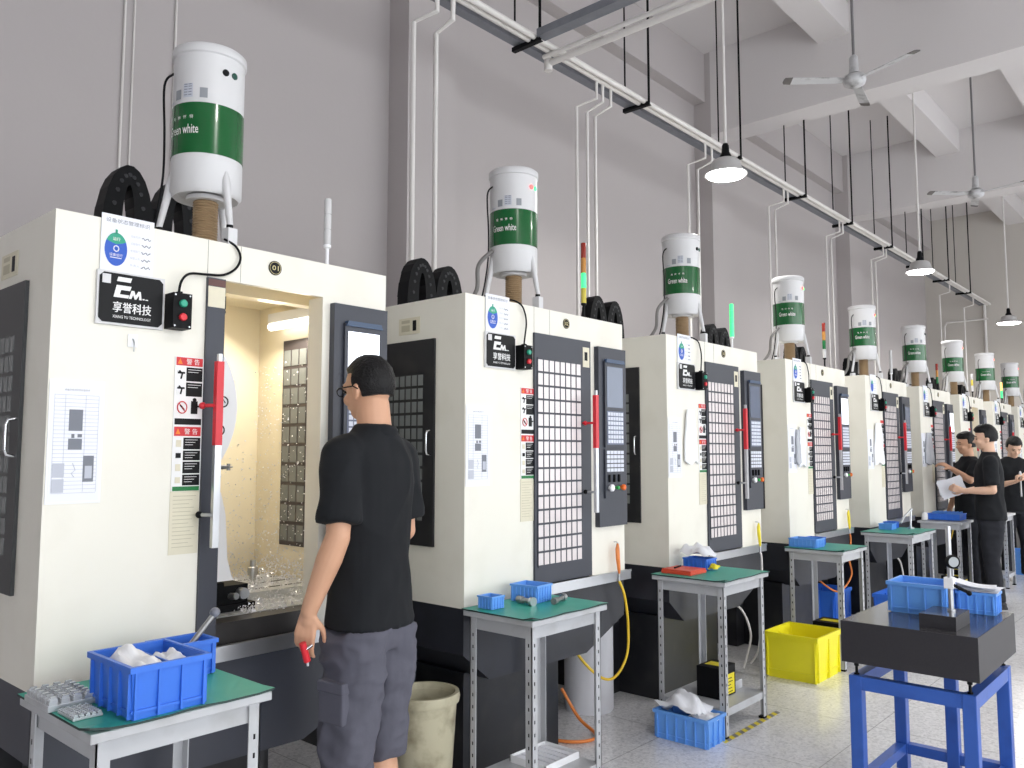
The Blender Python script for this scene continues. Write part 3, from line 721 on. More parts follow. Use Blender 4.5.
bench('workbench', 'pale bench between the two farthest workers', 10.55, 10.98, 2.0, 2.35, green=False, top=white_paint)

# ------------------------------------------------------------------ crates
def crate(label, w, l, h, loc, rot, m, ribs=4, group=None, name='storage_crate', divider=False, wall=.006, cat='crate'):
    """open-topped moulded crate: w along local x, l along local y"""
    t = thing(name, label, cat, loc, rot, group)
    b = MB(); a, c = w / 2, l / 2; e = .03 * h  # slight draft
    def ring(ax, cy, z): return [(-ax, -cy, z), (ax, -cy, z), (ax, cy, z), (-ax, cy, z)]
    dr = .06 * h
    R = [ring(a - dr, c - dr, 0), ring(a, c, h), ring(a - wall, c - wall, h), ring(a - dr - wall, c - dr - wall, wall)]
    vs = [p for r in R for p in r]
    fs = [(3, 2, 1, 0), (12, 13, 14, 15)]
    for k_ in range(3): fs += [(k_ * 4 + i, k_ * 4 + (i + 1) % 4, (k_ + 1) * 4 + (i + 1) % 4, (k_ + 1) * 4 + i) for i in range(4)]
    b.add(vs, fs)
    rim = .007 if h > .08 else .004; rh = .1 * h
    def band(o, i_, za, zb, oz=0):
        r4 = [ring(a + i_ - oz, c + i_ - oz, za), ring(a + o - oz, c + o - oz, za), ring(a + o, c + o, zb), ring(a + i_, c + i_, zb)]
        b.add([p for r in r4 for p in r], [(k_ * 4 + i, k_ * 4 + (i + 1) % 4, ((k_ + 1) % 4) * 4 + (i + 1) % 4, ((k_ + 1) % 4) * 4 + i) for k_ in range(4) for i in range(4)])
    band(rim, -wall * .6, h - rh, h + .002)
    rd = rim * (.6 if h < .25 else .25)
    for i in range(ribs):
        x = -a * .9 + 1.8 * a * i / (ribs - 1)
        for s_ in (-1, 1): b.box(x - .003, x + .003, min(s_ * (c + rd), s_ * (c - dr)), max(s_ * (c + rd), s_ * (c - dr)), .03 * h, h - rh)
    nr = max(2, int(ribs * l / w))
    for i in range(nr):
        y = -c * .9 + 1.8 * c * i / (nr - 1)
        for s_ in (-1, 1): b.box(min(s_ * a + s_ * rd, s_ * a - s_ * dr), max(s_ * a + s_ * rd, s_ * a - s_ * dr), y - .003, y + .003, .03 * h, h - rh)
    for z in (.14 * h,):
        band(rd * .7 - dr * .6, -dr - wall * .5, z, z + .05 * h)
    b.build('crate_shell', m, t)
    if divider:
        MB().box(a * .18, a * .18 + .005, -c + wall, c - wall, wall, h * .9).build('divider', m, t)
    return t
BG = 'blue plastic crates and bins'
def crumple(name, label, cat, m, loc, w, l, h, seed, rot=0, group=None, n=14):
    """a crumpled sheet / bag: closed lumpy shell"""
    b = MB(); vs = []; fs = []
    for side in (0, 1):
        for i in range(n + 1):
            for j in range(n + 1):
                u = i / n * 2 - 1; v = j / n * 2 - 1
                q = .55 * noise.noise(Vector((u * 1.5 + seed, v * 1.5, seed * 1.3))) + .16 * noise.noise(Vector((u * 4 + seed, v * 4, 2.1)))
                edge = (1 - abs(u) ** 4) * (1 - abs(v) ** 4)
                z = h * (.35 + .65 * q + .35 * edge) if side else h * (.35 + .65 * q + .35 * edge) - .002 - .25 * h * edge
                x = u * w / 2 * (1 + .12 * noise.noise(Vector((v * 3, seed, 0)))); y = v * l / 2 * (1 + .12 * noise.noise(Vector((u * 3, seed, 5))))
                vs.append((x, y, max(0.001 + .002 * side, z)))
    N = (n + 1) ** 2
    for i in range(n):
        for j in range(n):
            q = (i * (n + 1) + j, (i + 1) * (n + 1) + j, (i + 1) * (n + 1) + j + 1, i * (n + 1) + j + 1)
            fs.append(tuple(v + N for v in q)); fs.append(q[::-1])
    per = [i * (n + 1) for i in range(n + 1)] + [n * (n + 1) + j for j in range(1, n + 1)] + [i * (n + 1) + n for i in range(n - 1, -1, -1)] + list(range(n - 1, 0, -1))
    fs += [(per[i], per[(i + 1) % len(per)], per[(i + 1) % len(per)] + N, per[i] + N) for i in range(len(per))]
    b.add(vs, fs, 0, True)
    return tag(b.build(name, m, None, loc, (0, 0, rot)), label, cat, group)

# bench 1
crate('large blue crate with a divider on the nearest bench', .196, .245, .128, (1.015, 2.17, .8505), .0, crate_blue, 4, BG, divider=True)
crate('smaller blue crate behind the large one on the nearest bench', .15, .11, .10, (1.205, 2.37, .8505), .0, crate_blue, 3, BG)
crumple('folded_cloth', 'crumpled white cloth bundle in the large blue crate', 'cloth', white_pl, (.973, 2.175, .93), .095, .21, .075, 1.7, .05)
crumple('plastic_bag', 'small translucent white bag in the right half of the large blue crate', 'bag', bag_m, (1.065, 2.16, .93), .06, .12, .06, 4.1, .05)
m = MB(); m.tube([(1.165, 2.35, .875), (1.285, 2.34, 1.015)], .0085, 10, 0); m.ball((1.29, 2.34, 1.022), .0155, 1, 12); m.box(1.145, 1.175, 2.335, 2.365, .86, .885, 0)
tag(m.build('wrench', [dull_steel, mat('grey_knob', (120, 122, 132), .4)]), 'grey steel wrench with ball grip sticking out of the smaller blue crate', 'wrench')
def alu_block(label, loc, w, l, nx, ny, h, seed):
    t = thing('fixture_plate', label, 'machined part', loc)
    MB().box(-w / 2, w / 2, -l / 2, l / 2, 0, h * .45).build('plate', alu, t, bevel=.001)
    rn = random.Random(seed); b = MB()
    for i in range(nx):
        for j in range(ny):
            x = -w / 2 + w * (i + .5) / nx; y = -l / 2 + l * (j + .5) / ny; a = w / nx * .36; c_ = l / ny * .36
            b.box(x - a, x + a, y - c_, y + c_, h * .45, h * .78); b.box(x - a * .5, x + a * .9, y - c_ * .5, y + c_ * .5, h * .78, h)
            b.lathe([(a * .35, h * .45), (a * .35, h * .9)], (x - a * .5, y, 0), 8, 0)
    b.build('nested_part', alu, t)
alu_block('studded aluminium fixture full of small parts on the nearest bench', (.868, 2.355, .851), .115, .165, 4, 6, .034, 1)
alu_block('thin flat aluminium plate in front of the studded fixture', (.862, 2.205, .851), .07, .10, 5, 7, .013, 2)

# bench 2
crate('small square blue bin at the left end of the second bench', .075, .08, .052, (2.635, 2.46, .8355), 0, crate_blue2, 5, BG)
crate('medium blue bin at the back of the second bench', .12, .14, .075, (2.885, 2.445, .8355), .12, crate_blue2, 6, BG)
def fitting(label, p0, p1, r):
    t = thing('metal_fitting', label, 'metal fitting', p0)
    p0 = Vector(p0); d = Vector(p1) - p0; L = d.length; u = d / L
    MB().tube([u * 0, u * L * .3, u * L * .32, u * L * .8], [r, r, r * .72, r * .72], 16).build('barrel', dull_steel, t)
    MB().tube([u * L * .8, u * L, u * (L * 1.0)], [r * 1.15, r * 1.25, r * .6], 16).build('collar', steel, t)
fitting('knurled steel fitting between the two bins on the second bench', (2.80, 2.45, .853), (2.79, 2.35, .853), .016)
fitting('long steel fitting lying at the right end of the second bench', (2.865, 2.30, .851), (2.985, 2.335, .851), .014)

# bench 3
t = thing('tool_case', 'flat red-orange case lying on the third bench', 'case', (4.20, 2.42, .8205))
MB().box(-.09, .09, -.095, .095, 0, .018, 0).build('case_body', red_box_m, t, bevel=.004)
MB().box(-.088, .088, -.093, .093, .018, .026, 0).build('case_lid', red_box_m, t, bevel=.004)
MB().tube([(-.05, .03, .03), (.05, .05, .03)], .005, 8).build('pencil_groove', black_rub, t)
crate('blue bin stuffed with plastic on the third bench', .12, .15, .062, (4.42, 2.44, .8205), 0, crate_blue, 5, BG)
crumple('plastic_bag', 'white plastic bag spilling from the blue bin on the third bench', 'bag', bag_m, (4.42, 2.445, .878), .14, .17, .10, 9.2)
crumple('yellow_glove', 'small yellow glove hanging in front of the stuffed blue bin', 'glove', yellow_pl, (4.395, 2.335, .822), .055, .05, .045, 3.3, n=8)

# bench 4, 5, 6
crate('long blue bin on the fourth bench', .16, .2, .06, (5.965, 2.42, .8205), 0, crate_blue2, 6, BG)
crate('short blue bin beside the long one on the fourth bench', .10, .12, .055, (6.12, 2.42, .8205), 0, crate_blue, 4, BG)
crate('small blue bin at the left of the fifth bench', .12, .11, .05, (7.79, 2.42, .8205), 0, crate_blue2, 4, BG)
crate('second small blue bin on the fifth bench, beside the bent steel arm', .1, .1, .055, (7.96, 2.44, .8205), 0, crate_blue, 4, BG)
t = thing('articulated_arm', 'bent steel arm clamped on the fifth bench', 'clamp arm', (7.98, 2.28, .8205))
MB().lathe([(.03, 0), (.03, .012), (.01, .015), (.01, .03)], (0, 0, 0), 14).build('arm_base', steel, t)
m = MB(); m.tube([(0, 0, .025), (.03, 0, .17)], .008, 8); m.tube([(.03, 0, .17), (-.1, .02, .115), (-.17, .03, .06)], .008, 8); m.ball((.03, 0, .17), .014)
m.build('arm_links', steel, t)
t = crate('blue crate full of small vials on the sixth bench', .27, .30, .06, (9.35, 2.32, .8205), 0, crate_blue, 6, BG)
m = MB()
for i in range(7):
    for j in range(7): m.lathe([(.012, .0), (.012, .05), (.005, .055), (.005, .075)], (9.24 + i * .037, 2.2 + j * .037, .8265), 8)
o = m.build('vials', mat('blue_vial_caps', (90, 150, 230), .3), None); o['kind'] = 'stuff'; tag(o, 'many small blue capped vials filling the crate on the sixth bench', 'vials')
tag(MB().lathe([(.03, 0), (.03, .055), (.022, .07), (.022, .08)], (9.13, 2.47, .8205), 16).build('white_jar', white_pl), 'small white jar at the left end of the sixth bench', 'jar')

# shelves under the benches
t = thing('paper_tray', 'white paper tray lying on the lower shelf of the second bench', 'tray', (2.90, 2.38, .1505))
b = MB(); b.box(-.12, .12, -.1, .1, 0, .004).box(-.12, .12, -.1, -.096, .004, .03).box(-.12, .12, .096, .1, .004, .03).box(-.12, -.116, -.1, .1, .004, .03).box(.116, .12, -.1, .1, .004, .03)
b.build('tray_shell', white_pl, t)
for i in range(5): MB().box(-.1 + i * .042, -.1 + i * .042 + .03, -.09, .09, .0045, .022).build('tray_slat', paper_m, t)
def carton(label, loc, w, l, h, rot=0):
    t = thing('carton', label, 'box', loc, rot)
    MB().box(-w / 2, w / 2, -l / 2, l / 2, 0, h).build('box_body', black_rub, t, bevel=.002)
    b = MB(); b.box(-w * .42, w * .42, -l / 2 - .0012, -l / 2, h * .06, h * .72, 0)
    for i in range(5): b.box(-w * .3, w * .3 - .01 * (i % 3), -l / 2 - .002, -l / 2 - .0012, h * (.12 + i * .11), h * (.12 + i * .11) + .004, 1)
    b.build('yellow_print', [yellow_pl, black_ink], t)
    MB().box(-w * .2, w * .2, -l * .35, l * .35, h, h + .0012, 0).build('yellow_tape', yellow_pl, t)
carton('black and yellow box on the lower shelf of the third bench', (4.31, 2.29, .1505), .19, .14, .165)
tag(MB().box(-.05, .05, -.04, .04, 0, .05).build('steel_block', alu, None, (4.48, 2.28, .1505), bevel=.003), 'grey steel block beside the black and yellow box', 'metal block')
carton('black and yellow box on the shelf of the fourth bench', (6.08, 2.30, .1505), .2, .2, .14)
carton('black and yellow box under the sixth bench', (9.25, 2.25, .1505), .18, .2, .12)
carton('black and yellow box at the right end under the sixth bench', (9.43, 2.30, .1505), .1, .14, .16)

# floor pieces
crate('blue crate on the floor in front of the third bench', .185, .31, .145, (3.955, 2.262, 0), 0, crate_blue2, 4, BG)
crumple('plastic_bag', 'big white plastic sheet bulging out of the blue floor crate', 'bag', bag_m, (3.95, 2.30, .11), .16, .26, .14, 6.6)
crumple('plastic_bag', 'flat white sheet inside the right end of the blue floor crate', 'bag', bag_m, (3.965, 2.175, .115), .13, .14, .05, 2.6)
crate('tall yellow crate on the floor before the fourth bench', .415, .36, .295, (5.60, 2.32, 0), 0, crate_yellow, 3, None, wall=.01)
for i, (x, y, lb, s) in enumerate(((7.75, 2.315, 'dark blue crate on the floor under the fifth bench', .33), (7.56, 2.95, 'dark blue crate on the floor in the gap left of the fifth machine', .4),
                                   (10.33, 2.35, 'blue crate on the floor behind the two nearer workers', .4), (12.1, 2.1, 'blue crate on the floor beyond the worker facing the camera', .4),
                                   (12.4, 1.5, 'blue crate on the floor at the far right edge', .42))):
    crate(lb, (.45, .40, .28, .45, .45)[i], s, .28, (x, y, 0), 0, crate_blue if i < 2 else crate_blue2, 4, BG)
crate('blue crate stacked on top at the far right edge', .45, .42, .28, (12.4, 1.5, .285), 0, crate_blue2, 4, BG)
# bins
t = thing('waste_bin', 'stained beige plastic bin on the floor behind the man', 'bin', (2.43, 2.655, 0))
b = MB(); b.lathe([(.105, 0), (.11, .004), (.138, .455), (.138, .47), (.128, .47), (.10, .012), (.0, .012)], (0, 0, 0), 40)
b.build('bin_body', bin_m, t)
MB().lathe([(.137, .452), (.148, .455), (.152, .475), (.148, .495), (.132, .495), (.129, .47), (.129, .455), (.137, .452)], (0, 0, 0), 40, caps=False).build('bin_rim', bin_m, t)
MB().box(.14, .165, -.02, .02, .41, .46).build('bin_handle', bin_m, t)
MB().tube(spline([(.15, 0, .43), (.158, 0, .38), (.15, 0, .33)], 4), .003, 6).build('bin_wire', steel, t)
t = thing('barrel', 'tall white plastic barrel between the second and third machines', 'barrel', (4.03, 2.97, 0))
MB().lathe([(.14, 0), (.145, .01), (.145, .55), (.135, .6), (.11, .62), (.0, .62)], (0, 0, 0), 40).build('barrel_body', dull_white, t)
MB().lathe([(.05, .62), (.05, .65), (.045, .655), (.0, .655)], (0, 0, 0), 20).build('barrel_cap', red_pl, t)

# hoses and air guns
def air_gun(label, x, z, m1, m2, pts, n=2, curve_lab=None):
    t = thing('air_gun', label, 'air gun', (x, FY - .004, z))
    b = MB(); b.tube([(0, -.03, .06), (0, -.028, .03), (0, -.03, -.02), (.006, -.032, -.08), (.008, -.032, -.1)], [.006, .012, .012, .009, .006], 10); b.tube([(0, -.03, .04), (-.014, -.034, .02), (-.012, -.036, -.02)], .0045, 8)
    b.build('gun_body', m1, t)
    MB().tube([(0, -.004, .066), (0, -.02, .068), (0, -.034, .058), (0, -.034, .05)], .003, 6).build('gun_hook', steel, t)
    MB().tube([(.008, -.032, -.1), (.008, -.032, -.14)], .005, 8).build('gun_coupling', steel, t)
    MB().tube(spline([(.008, -.032, -.14)] + pts, 6), .0075, 8).build('air_hose', m2, t)
air_gun('orange air gun on the second machine with a yellow hose', MX[1] + 1.135, .955, hose_o, hose_y, [(.03, -.05, -.22), (.075, -.04, -.38), (.07, -.03, -.55), (.0, .02, -.66), (-.09, .1, -.60), (-.16, .25, -.40)])
air_gun('yellow air gun hanging on the third machine', MX[2] + 1.14, .955, yellow_pl, conduit_m, [(.01, -.04, -.2), (.02, -.03, -.5), (.06, .02, -.8), (.1, .1, -.93)])
air_gun('yellow-hosed air gun on the fourth machine', MX[3] + 1.14, .955, yellow_pl, hose_o, [(.0, -.04, -.2), (-.02, -.03, -.35), (.04, -.02, -.5), (-.1, .05, -.62), (-.2, .2, -.5)])
air_gun('yellow-hosed air gun on the sixth machine', MX[5] + .95, .955, yellow_pl, hose_y, [(.0, -.04, -.2), (.02, -.03, -.35), (.04, .02, -.5)])
tag(MB().tube(spline([(3.42, 2.92, .012), (3.44, 2.78, .012), (3.50, 2.66, .012), (3.60, 2.62, .012), (3.68, 2.68, .012), (3.70, 2.8, .06), (3.68, 2.9, .2)], 6), .009, 8).build('floor_hose', hose_o), 'short orange hose curving on the floor behind the second bench', 'hose')
tag(MB().tube(spline([(5.35, 2.85, .45), (5.47, 2.72, .42), (5.50, 2.65, .25), (5.46, 2.66, .1), (5.44, 2.68, .01)], 6), .008, 8).build('drain_pipe', conduit_m), 'white hose bowing down below the third machine', 'hose')
tag(MB().tube(spline([(8.55, 2.75, .5), (8.62, 2.6, .48), (8.66, 2.56, .3), (8.66, 2.56, .01)], 6), .008, 8).build('drain_pipe', conduit_m), 'white hose bowing down below the fifth machine', 'hose')

# hanging bags and gloves on machine fronts
def hanging(name, label, m, x0, x1, z0, z1, seed, cat='bag'):
    b = MB(); n = 12; vs = []; fs = []
    for side in (0, 1):
        for i in range(n + 1):
            for j in range(n + 1):
                u = i / n; v = j / n
                e = math.sin(PI * u) ** .5
                taper = 1 - .5 * v ** 2
                x = (x0 + x1) / 2 + (u - .5) * (x1 - x0) * taper + .008 * noise.noise(Vector((seed, v * 4, 0)))
                d = .012 + .016 * e * (1 - v * .7) + .008 * noise.noise(Vector((u * 6 + seed, v * 2, 1)))
                vs.append((x, FY - .006 - (d if side else d * .2), z0 + (z1 - z0) * v + .012 * math.sin(u * 9 + seed) * (1 - v)))
    N = (n + 1) ** 2
    for i in range(n):
        for j in range(n):
            q = (i * (n + 1) + j, (i + 1) * (n + 1) + j, (i + 1) * (n + 1) + j + 1, i * (n + 1) + j + 1)
            fs.append(tuple(v + N for v in q)); fs.append(q[::-1])
    per = [i * (n + 1) for i in range(n + 1)] + [n * (n + 1) + j for j in range(1, n + 1)] + [i * (n + 1) + n for i in range(n - 1, -1, -1)] + list(range(n - 1, 0, -1))
    fs += [(per[i], per[(i + 1) % len(per)], per[(i + 1) % len(per)] + N, per[i] + N) for i in range(len(per))]
    b.add(vs, fs, 0, True)
    return tag(b.build(name, m), label, cat)
hanging('hanging_bag', 'white bag hanging on the front of the third machine', white_pl, MX[2] + .18, MX[2] + .335, 1.44, 1.77, 2.)
hanging('hanging_gloves', 'white and grey gloves hanging on the fourth machine', bag_m, MX[3] + .17, MX[3] + .32, 1.40, 1.70, 5., 'gloves')
hanging('hanging_sheet', 'grey clipboard sheet hanging behind the gloves of the fourth machine', grey_bag_m, MX[3] + .12, MX[3] + .2, 1.42, 1.68, 8., 'sheet')
hanging('hanging_bag', 'white cloth hanging on the front of the fifth machine', white_pl, MX[4] + .15, MX[4] + .42, 1.40, 1.78, 11., 'cloth')
hanging('hanging_bag', 'grey translucent bag hanging on the front of the sixth machine', grey_bag_m, MX[5] + .08, MX[5] + .42, 1.38, 1.72, 14.)

# ------------------------------------------------------------------ surface plate and stand
PX0, PX1, PY0, PY1 = 3.655, 4.335, .815, 1.345
t = thing('surface_plate', 'thick black granite surface plate lying on the blue stand', 'granite plate', ((PX0 + PX1) / 2, (PY0 + PY1) / 2, .607))
a, b_ = (PX1 - PX0) / 2, (PY1 - PY0) / 2
m = MB(); m.box(-a, a, -b_, b_, 0, .172, 0); m.box(-a + .002, a - .002, -b_ + .002, b_ - .002, .172, .173, 1)
m.build('granite_block', [granite, granite_top], t)
t = thing('plate_stand', 'blue welded steel stand under the granite plate', 'stand', ((PX0 + PX1) / 2, (PY0 + PY1) / 2, 0))
lw = .052; sa, sb_ = a - .02, b_ - .02
for sx in (-1, 1):
    for sy in (-1, 1):
        x, y = sx * (sa - lw / 2), sy * (sb_ - lw / 2)
        MB().box(x - lw / 2, x + lw / 2, y - lw / 2, y + lw / 2, 0, .55).build('leg', stand_blue, t, bevel=.003)
        MB().lathe([(.011, .551), (.011, .556), (.006, .558), (.006, .585), (.01, .587), (.01, .6065)], (x, y, 0), 12).build('jack_screw', black_rub, t)
MB().box(sa - lw, sa, -.03, .022, .0, .49).build('leg', stand_blue, t, bevel=.003)
m = MB(); zt = .548
for y in (-sb_, sb_ - lw + .004): m.box(-sa + lw, sa - lw, y + .002, y + lw - .006, zt - .055, zt)
for x in (-sa, sa - lw + .004): m.box(x + .002, x + lw - .006, -sb_ + lw, sb_ - lw, zt - .055, zt)
m.build('top_rail', stand_blue, t)
m = MB(); zt = .12
for y in (-sb_, sb_ - lw + .004): m.box(-sa + lw, sa - lw, y + .002, y + lw - .006, zt - .045, zt)
for x in (-sa, sa - lw + .004): m.box(x + .002, x + lw - .006, -sb_ + lw, sb_ - lw, zt - .045, zt)
m.build('lower_rail', stand_blue, t)

crate('light blue crate on the granite plate behind the dial stand', .225, .235, .135, (4.11, 1.135, .7805), .02, crate_blue2, 4, BG)
crate('light blue crate under white papers at the right end of the plate', .12, .15, .095, (4.245, .935, .7805), .02, crate_blue2, 4, BG)
t = thing('paper_stack', 'loose white papers lying over the right crate on the plate', 'papers', (4.235, .945, .878))
for i, (dx, dy, rz, w_) in enumerate(((0, 0, .1, .13), (-.01, .02, .32, .12), (.005, -.01, -.05, .12), (-.01, .01, .18, .12))):
    b = MB(); vs = []
    n_ = 8
    for s_ in (0, 1):
        for i2 in range(n_ + 1):
            for j2 in range(2):
                u = i2 / n_ - .5; vs.append(((j2 - .5) * w_, u * .19, .003 + i * .006 + .0012 * s_ + .02 * (u + .3) ** 2 * (i + 1) * .6))
    N = 2 * (n_ + 1); fs = []
    for i2 in range(n_):
        q = (i2 * 2, i2 * 2 + 1, i2 * 2 + 3, i2 * 2 + 2); fs += [q[::-1], tuple(v + N for v in q), (i2 * 2, i2 * 2 + 2, i2 * 2 + 2 + N, i2 * 2 + N), (i2 * 2 + 1, i2 * 2 + 1 + N, i2 * 2 + 3 + N, i2 * 2 + 3)]
    fs += [(0, N, N + 1, 1), (N - 2, N - 1, 2 * N - 1, 2 * N - 2)]
    b.add(vs, fs)
    b.build('paper_sheet', paper_m, t, (dx, dy, 0), (0, 0, rz))
t = thing('dial_gauge_stand', 'dial gauge on a grey column with a black block base', 'dial gauge', (3.84, .978, .7805))
m = MB(); m.box(-.11, .11, -.070, .070, 0, .055, 0); m.box(-.108, .108, -.068, .068, .055, .056, 1)
m.build('base_block', [granite, granite_top], t)
m = MB(); m.lathe([(.016, .0565), (.016, .064), (.0105, .065), (.0105, .41)], (.03, -.02, 0), 16, 0)
m.build('column', steel, t)
m = MB(); m.box(.01, .05, -.035, .0, .15, .195, 0); m.tube([(.03, -.03, .165), (.03, -.075, .145), (.03, -.085, .14)], .007, 8, 1); m.ball((.03, -.09, .137), .011, 1)
m.build('clamp', [white_pl, black_rub], t)
m = MB(); M = Matrix.Translation((.04, -.02, .262)) @ Matrix.Rotation(math.radians(-48.4), 4, 'Z')
m.lathe([(.026, -.03), (.029, -.028), (.029, -.014), (.026, -.012)], (0, 0, 0), 28, 0, 'y', M=M); m.lathe([(.021, -.0305), (.021, -.0308)], (0, 0, 0), 24, 1, 'y', M=M)
m.tube([(0, -.02, -.03), (0, -.02, -.06)], .004, 8, 2, M=M)

m.build('dial', [black_rub, mat('dial_face', (170, 176, 180), .3), steel], t)

# hazard tape on the floor
m = MB()
for i in range(9):
    x = 4.02 + i * .075
    m.prism([(x, 2.09), (x + .0375, 2.09), (x + .0585, 2.125), (x + .021, 2.125)], .0005, .0015, 'xy', 0)
    m.prism([(x + .0375, 2.09), (x + .075, 2.09), (x + .096, 2.125), (x + .0585, 2.125)], .0005, .0015, 'xy', 1)
tag(m.build('hazard_tape', [tape_y, tape_k]), 'yellow and black hazard tape on the floor by the third bench', 'floor tape')

# ------------------------------------------------------------------ overhead services
TY = 3.96; TZ = 4.66
t = thing('cable_tray', 'long grey cable tray with white conduits hung under the ceiling', 'cable tray', (0, TY, TZ))
m = MB(); m.box(-2, FX - .05, .035, .12, 0, .006).box(-2, FX - .05, .114, .12, .006, .05).box(-2, FX - .05, .035, .041, .006, .05)
m.build('tray_channel', galv, t)
for y, r in ((-.03, .026), (-.085, .024), (.075, .03)):
    MB().tube([(-2, y, .01 if y < 0 else .05), (FX - .05, y, .01 if y < 0 else .05)], r, 10).build('conduit', conduit_m, t)
t = thing('cable_tray', 'grey branch cable tray running off toward the aisle', 'cable tray', (4.86, 0, TZ))
MB().box(-.26, -.16, -2., TY - .125, -.01, .05).build('tray_channel', galv, t)
for dx, z, r in ((.06, -.06, .026), (.0, -.03, .018)):
    MB().tube([(dx, -2., z), (dx, TY + .02, z)], r, 10).build('conduit', conduit_m, t)
MB().tube([(.06, TY + .02, -.02), (.06, TY + .02, -.12)], .034, 10).build('junction', conduit_m, t)
hx = [-.2, 1.4, 3.0, 4.64, 6.18, 8.0, 9.75, 11.35, 13.07, 14.7, 16.3, 17.9]
ords = ['', '', '', 'nearest black trapeze hanger in view, left of the branch tray', 'black trapeze hanger just right of the branch tray', 'black trapeze hanger behind the nearest lamp',
        'fourth black trapeze hanger from the left', 'fifth black trapeze hanger from the left', 'sixth black trapeze hanger from the left, below the fan', 'seventh black trapeze hanger, by the middle lamp', 'next to last black trapeze hanger of the tray', 'farthest black trapeze hanger of the tray']
for i, x in enumerate(hx):
    if i < 3: continue
    t = thing('tray_hanger', ords[i], 'tray hanger', (x, TY, TZ), group='black hangers carrying the cable tray')
    top = CZ - TZ
    for y in (-.125, .13): MB().tube([(0, y, -.03), (0, y, top if not 9.4 < x < 9.8 else top)], .011 if y < 0 else .008, 8).build('rod', black_rub, t)
    m = MB(); m.box(-.02, .02, -.14, .145, -.034, -.03).box(-.02, -.016, -.14, .145, -.03, 0); m.build('cross_bar', black_rub, t)
dx_ = [(3.60, 3.81), (5.45, 5.6, 5.72), (7.34, 7.54), (9.26, 9.44), (11.08, 11.26), (12.9, 13.1), (16.7,), (18.5,)]
for i, g in enumerate(dx_):
    t = thing('conduit_drop', ['white double conduit dropping behind the nearest machine', 'white triple conduit dropping beside the second signal tower', 'white conduits dropping behind the third canister', 'white conduits dropping left of the fourth canister',
                               'white conduits dropping by the fifth canister', 'white conduits dropping behind the fifth machine', 'white conduit dropping near the seventh canister', 'white conduit dropping at the far end'][i], 'conduit', (g[0], TY + .14, 0), group='white conduits dropping from the tray')
    for j, x in enumerate(g):
        m = MB(); m.tube([(x - g[0], 0, .01), (x - g[0], 0, 4.45), (x - g[0] + (.07 if j == 0 else .01), -.16, 4.50), (x - g[0] + (.07 if j == 0 else .01), -.16, 4.66)], .013 if i else .018, 8)
        m.build('conduit_run', conduit_m, t)
tag(MB().tube([(FX - .06, TY + .02, 4.66), (FX - .05, TY + .02, .01)], .03, 8).build('end_conduit', conduit_m), 'white conduit running down the far wall from the tray end', 'conduit')
tag(MB().tube([(FX - .12, TY - .05, 4.35), (FX - .12, TY + .75, 4.35), (FX - .12, TY + .8, 4.25), (FX - .12, TY + .8, .01)], .02, 8).build('wall_conduit', conduit_m), 'thin white conduit bent across the far wall', 'conduit')
for i, (x, r) in enumerate(((2.10, .008), (2.16, .006), (2.43, .008))):
    tag(MB().tube([(x, WY - .012, 2.0), (x, WY - .012, 6.)], r, 6).build('wall_cable', conduit_m), ['left thin cable of the close pair on the wall at far left', 'right thin cable of the close pair on the wall at far left', 'thin white cable on the wall right behind the nearest canister'][i], 'cable')

# fans
def fan(label, x, y, z, a0, R=.60):
    t = thing('ceiling_fan', label, 'ceiling fan', (x, y, z), group='three-bladed ceiling fans')
    MB().tube([(0, 0, .06), (0, 0, CZ - z)], .012, 10).build('down_rod', mat('fan_rod', (120, 118, 120), .4), t)
    MB().lathe([(.02, .22), (.034, .2), (.04, .07), (.055, .055)], (0, 0, 0), 20).build('rod_cover', fan_m, t)
    MB().lathe([(.05, .05), (.085, .035), (.095, .0), (.085, -.035), (.05, -.055), (.0, -.06)], (0, 0, 0), 28).build('motor_hub', fan_m, t)
    for k_ in range(3):
        M = Matrix.Rotation(math.radians(a0 + 120 * k_), 4, 'Z') @ Matrix.Rotation(math.radians(13), 4, 'X')
        m = MB(); m.prism([(.08, -.03), (.16, -.04), (R - .07, -.045), (R - .07, .045), (.16, .04), (.08, .03)], -.002, .003, 'xy', 0, M=M)
        m.prism([(R - .07, -.045), (R - .01, -.04), (R, -.02), (R, .02), (R - .01, .04), (R - .07, .045)], -.002, .003, 'xy', 1, M=M)
        m.build('blade', [fan_m, fan_tip], t)
fan('nearest ceiling fan, hanging before the big beam', 6.98, 2.30, 4.66, 130)
fan('farther ceiling fan at the right edge, beyond the big beam', 11.1, 2.27, 4.66, 134)

